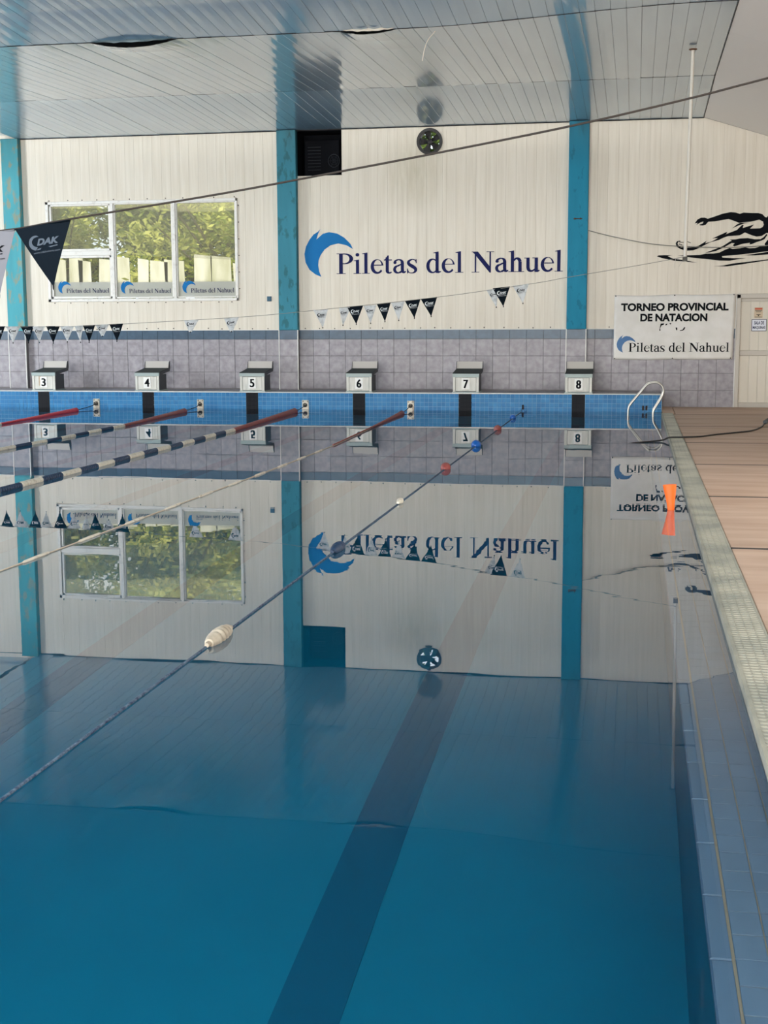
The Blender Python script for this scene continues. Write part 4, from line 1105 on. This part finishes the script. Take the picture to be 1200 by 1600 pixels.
# ------------------------------------------------------------------ outside: ground, fence, shade net, trees
def outside():
    g = MB().box(-40, 20, YW+.9, 60, -.3, -.1).build('ground_outside', M['ground'], kind='structure')
    f = empty('garden_fence', (-11, 31, -.1)); tag(f, 'fence of pale uneven upright sheets seen through the window', 'fence')
    x = -17.5; i = 0
    while x < -5.5:
        w = random.uniform(.30, .62); h = 3.42+random.uniform(-.16, .10); t = random.uniform(-.12, .12)
        m = MB(); a, b = x, x+w*random.uniform(.80, .98)
        m.v = [(a+11,0,0),(b+11,0,0),(b+11,.03,0),(a+11,.03,0),(a+11+t,0,h),(b+11+t,0,h-.05),(b+11+t,.03,h-.05),(a+11+t,.03,h)]
        m.f = [(0,3,2,1),(4,5,6,7),(0,1,5,4),(1,2,6,5),(2,3,7,6),(3,0,4,7)]
        m.build('sheet', M['fence'], f); x += w; i += 1
    # shade net slung between the wall and the trees
    m = MB(); nx, ny = 20, 8
    for j in range(ny+1):
        for k in range(nx+1):
            u, v = k/nx, j/ny
            xx = -15+9*u; yy = 28.0+3.0*v; zz = 3.30-.055*(xx+12.5)+2.2*v-.25*math.sin(math.pi*u*1.3)*v*1+.10*math.sin(u*14+v*5)*v
            m.v.append((xx, yy, zz))
    for j in range(ny):
        for k in range(nx): a = j*(nx+1)+k; m.f.append((a, a+1, a+nx+2, a+nx+1))
    m.smooth = True; o = m.build('shade_net', M['net']); tag(o, 'pale drooping shade net hanging outside the window', 'net')
    def tree(x, y, h, r, mat, label, n, seed):
        rnd = random.Random(seed); o = empty('garden_tree', (x, y, -.1)); tag(o, label, 'tree', 'trees outside the window')
        tb = MB().tube([(0,0,0),(.05,0,h*.3),(.12,.05,h*.62)], [.14,.11,.06], 8)
        for k in range(7):
            a = rnd.uniform(0, 6.28); tb.tube([(.05,0,h*(.3+.04*k)), (r*.5*math.cos(a), r*.5*math.sin(a), h*(.5+.05*k)), (r*.85*math.cos(a), r*.85*math.sin(a), h*(.6+.05*k))], [.05,.03,.012], 5)
        tb.build('trunk', M['bark'], o)
        lb = MB()
        cl = [(rnd.gauss(0, r*.45), rnd.gauss(0, r*.35), h*.62+rnd.gauss(0, r*.48), rnd.uniform(.25, .6)*r*.55) for _ in range(26)]
        for i in range(n):
            c = cl[rnd.randrange(len(cl))]; d = Vector((rnd.gauss(0,1), rnd.gauss(0,1), rnd.gauss(0,.8)))
            p = Vector(c[:3])+d*c[3]*.6; s = rnd.uniform(.05, .10)
            u = Vector((rnd.uniform(-1,1), rnd.uniform(-1,1), rnd.uniform(-.6,.6))).normalized(); w = u.cross(Vector((rnd.uniform(-1,1), rnd.uniform(-1,1), rnd.uniform(-1,1)))).normalized()
            lb.poly([p-u*s*1.6, p+w*s*.6, p+u*s*1.6, p-w*s*.6])
        lb.build('foliage', mat, o, kind='stuff')
    tree(-15.0, 33.5, 7.0, 2.2, M['leaf'], 'yellow green tree seen through the left window pane', 9000, 1)
    tree(-12.6, 35.5, 7.6, 2.4, M['leaf2'], 'dark green tree seen through the middle window pane', 9000, 2)
    tree(-10.4, 33.2, 6.8, 2.2, M['leaf'], 'yellow green tree seen through the right window pane', 9000, 3)
    tree(-16.8, 32.6, 6.4, 1.9, M['leaf2'], 'leafy tree nearest the left window edge', 9000, 7)
    tree(-14.6, 39.0, 8.0, 2.9, M['leaf2'], 'broad background tree between the left and middle panes', 10000, 8)
    tree(-19.5, 40.0, 8.0, 2.9, M['leaf2'], 'background tree beyond the left end of the fence', 9000, 9)
    tree(-18.0, 36.5, 7.4, 2.5, M['leaf2'], 'green tree farthest left behind the fence', 8000, 4)
    tree(-8.4, 36.0, 8.2, 2.5, M['leaf2'], 'green tree behind the wall left of the fan', 8000, 5)
    tree(-5.2, 34.0, 10.0, 2.3, M['leaf2'], 'tall dull green tree seen through the fan', 5000, 6)
outside()
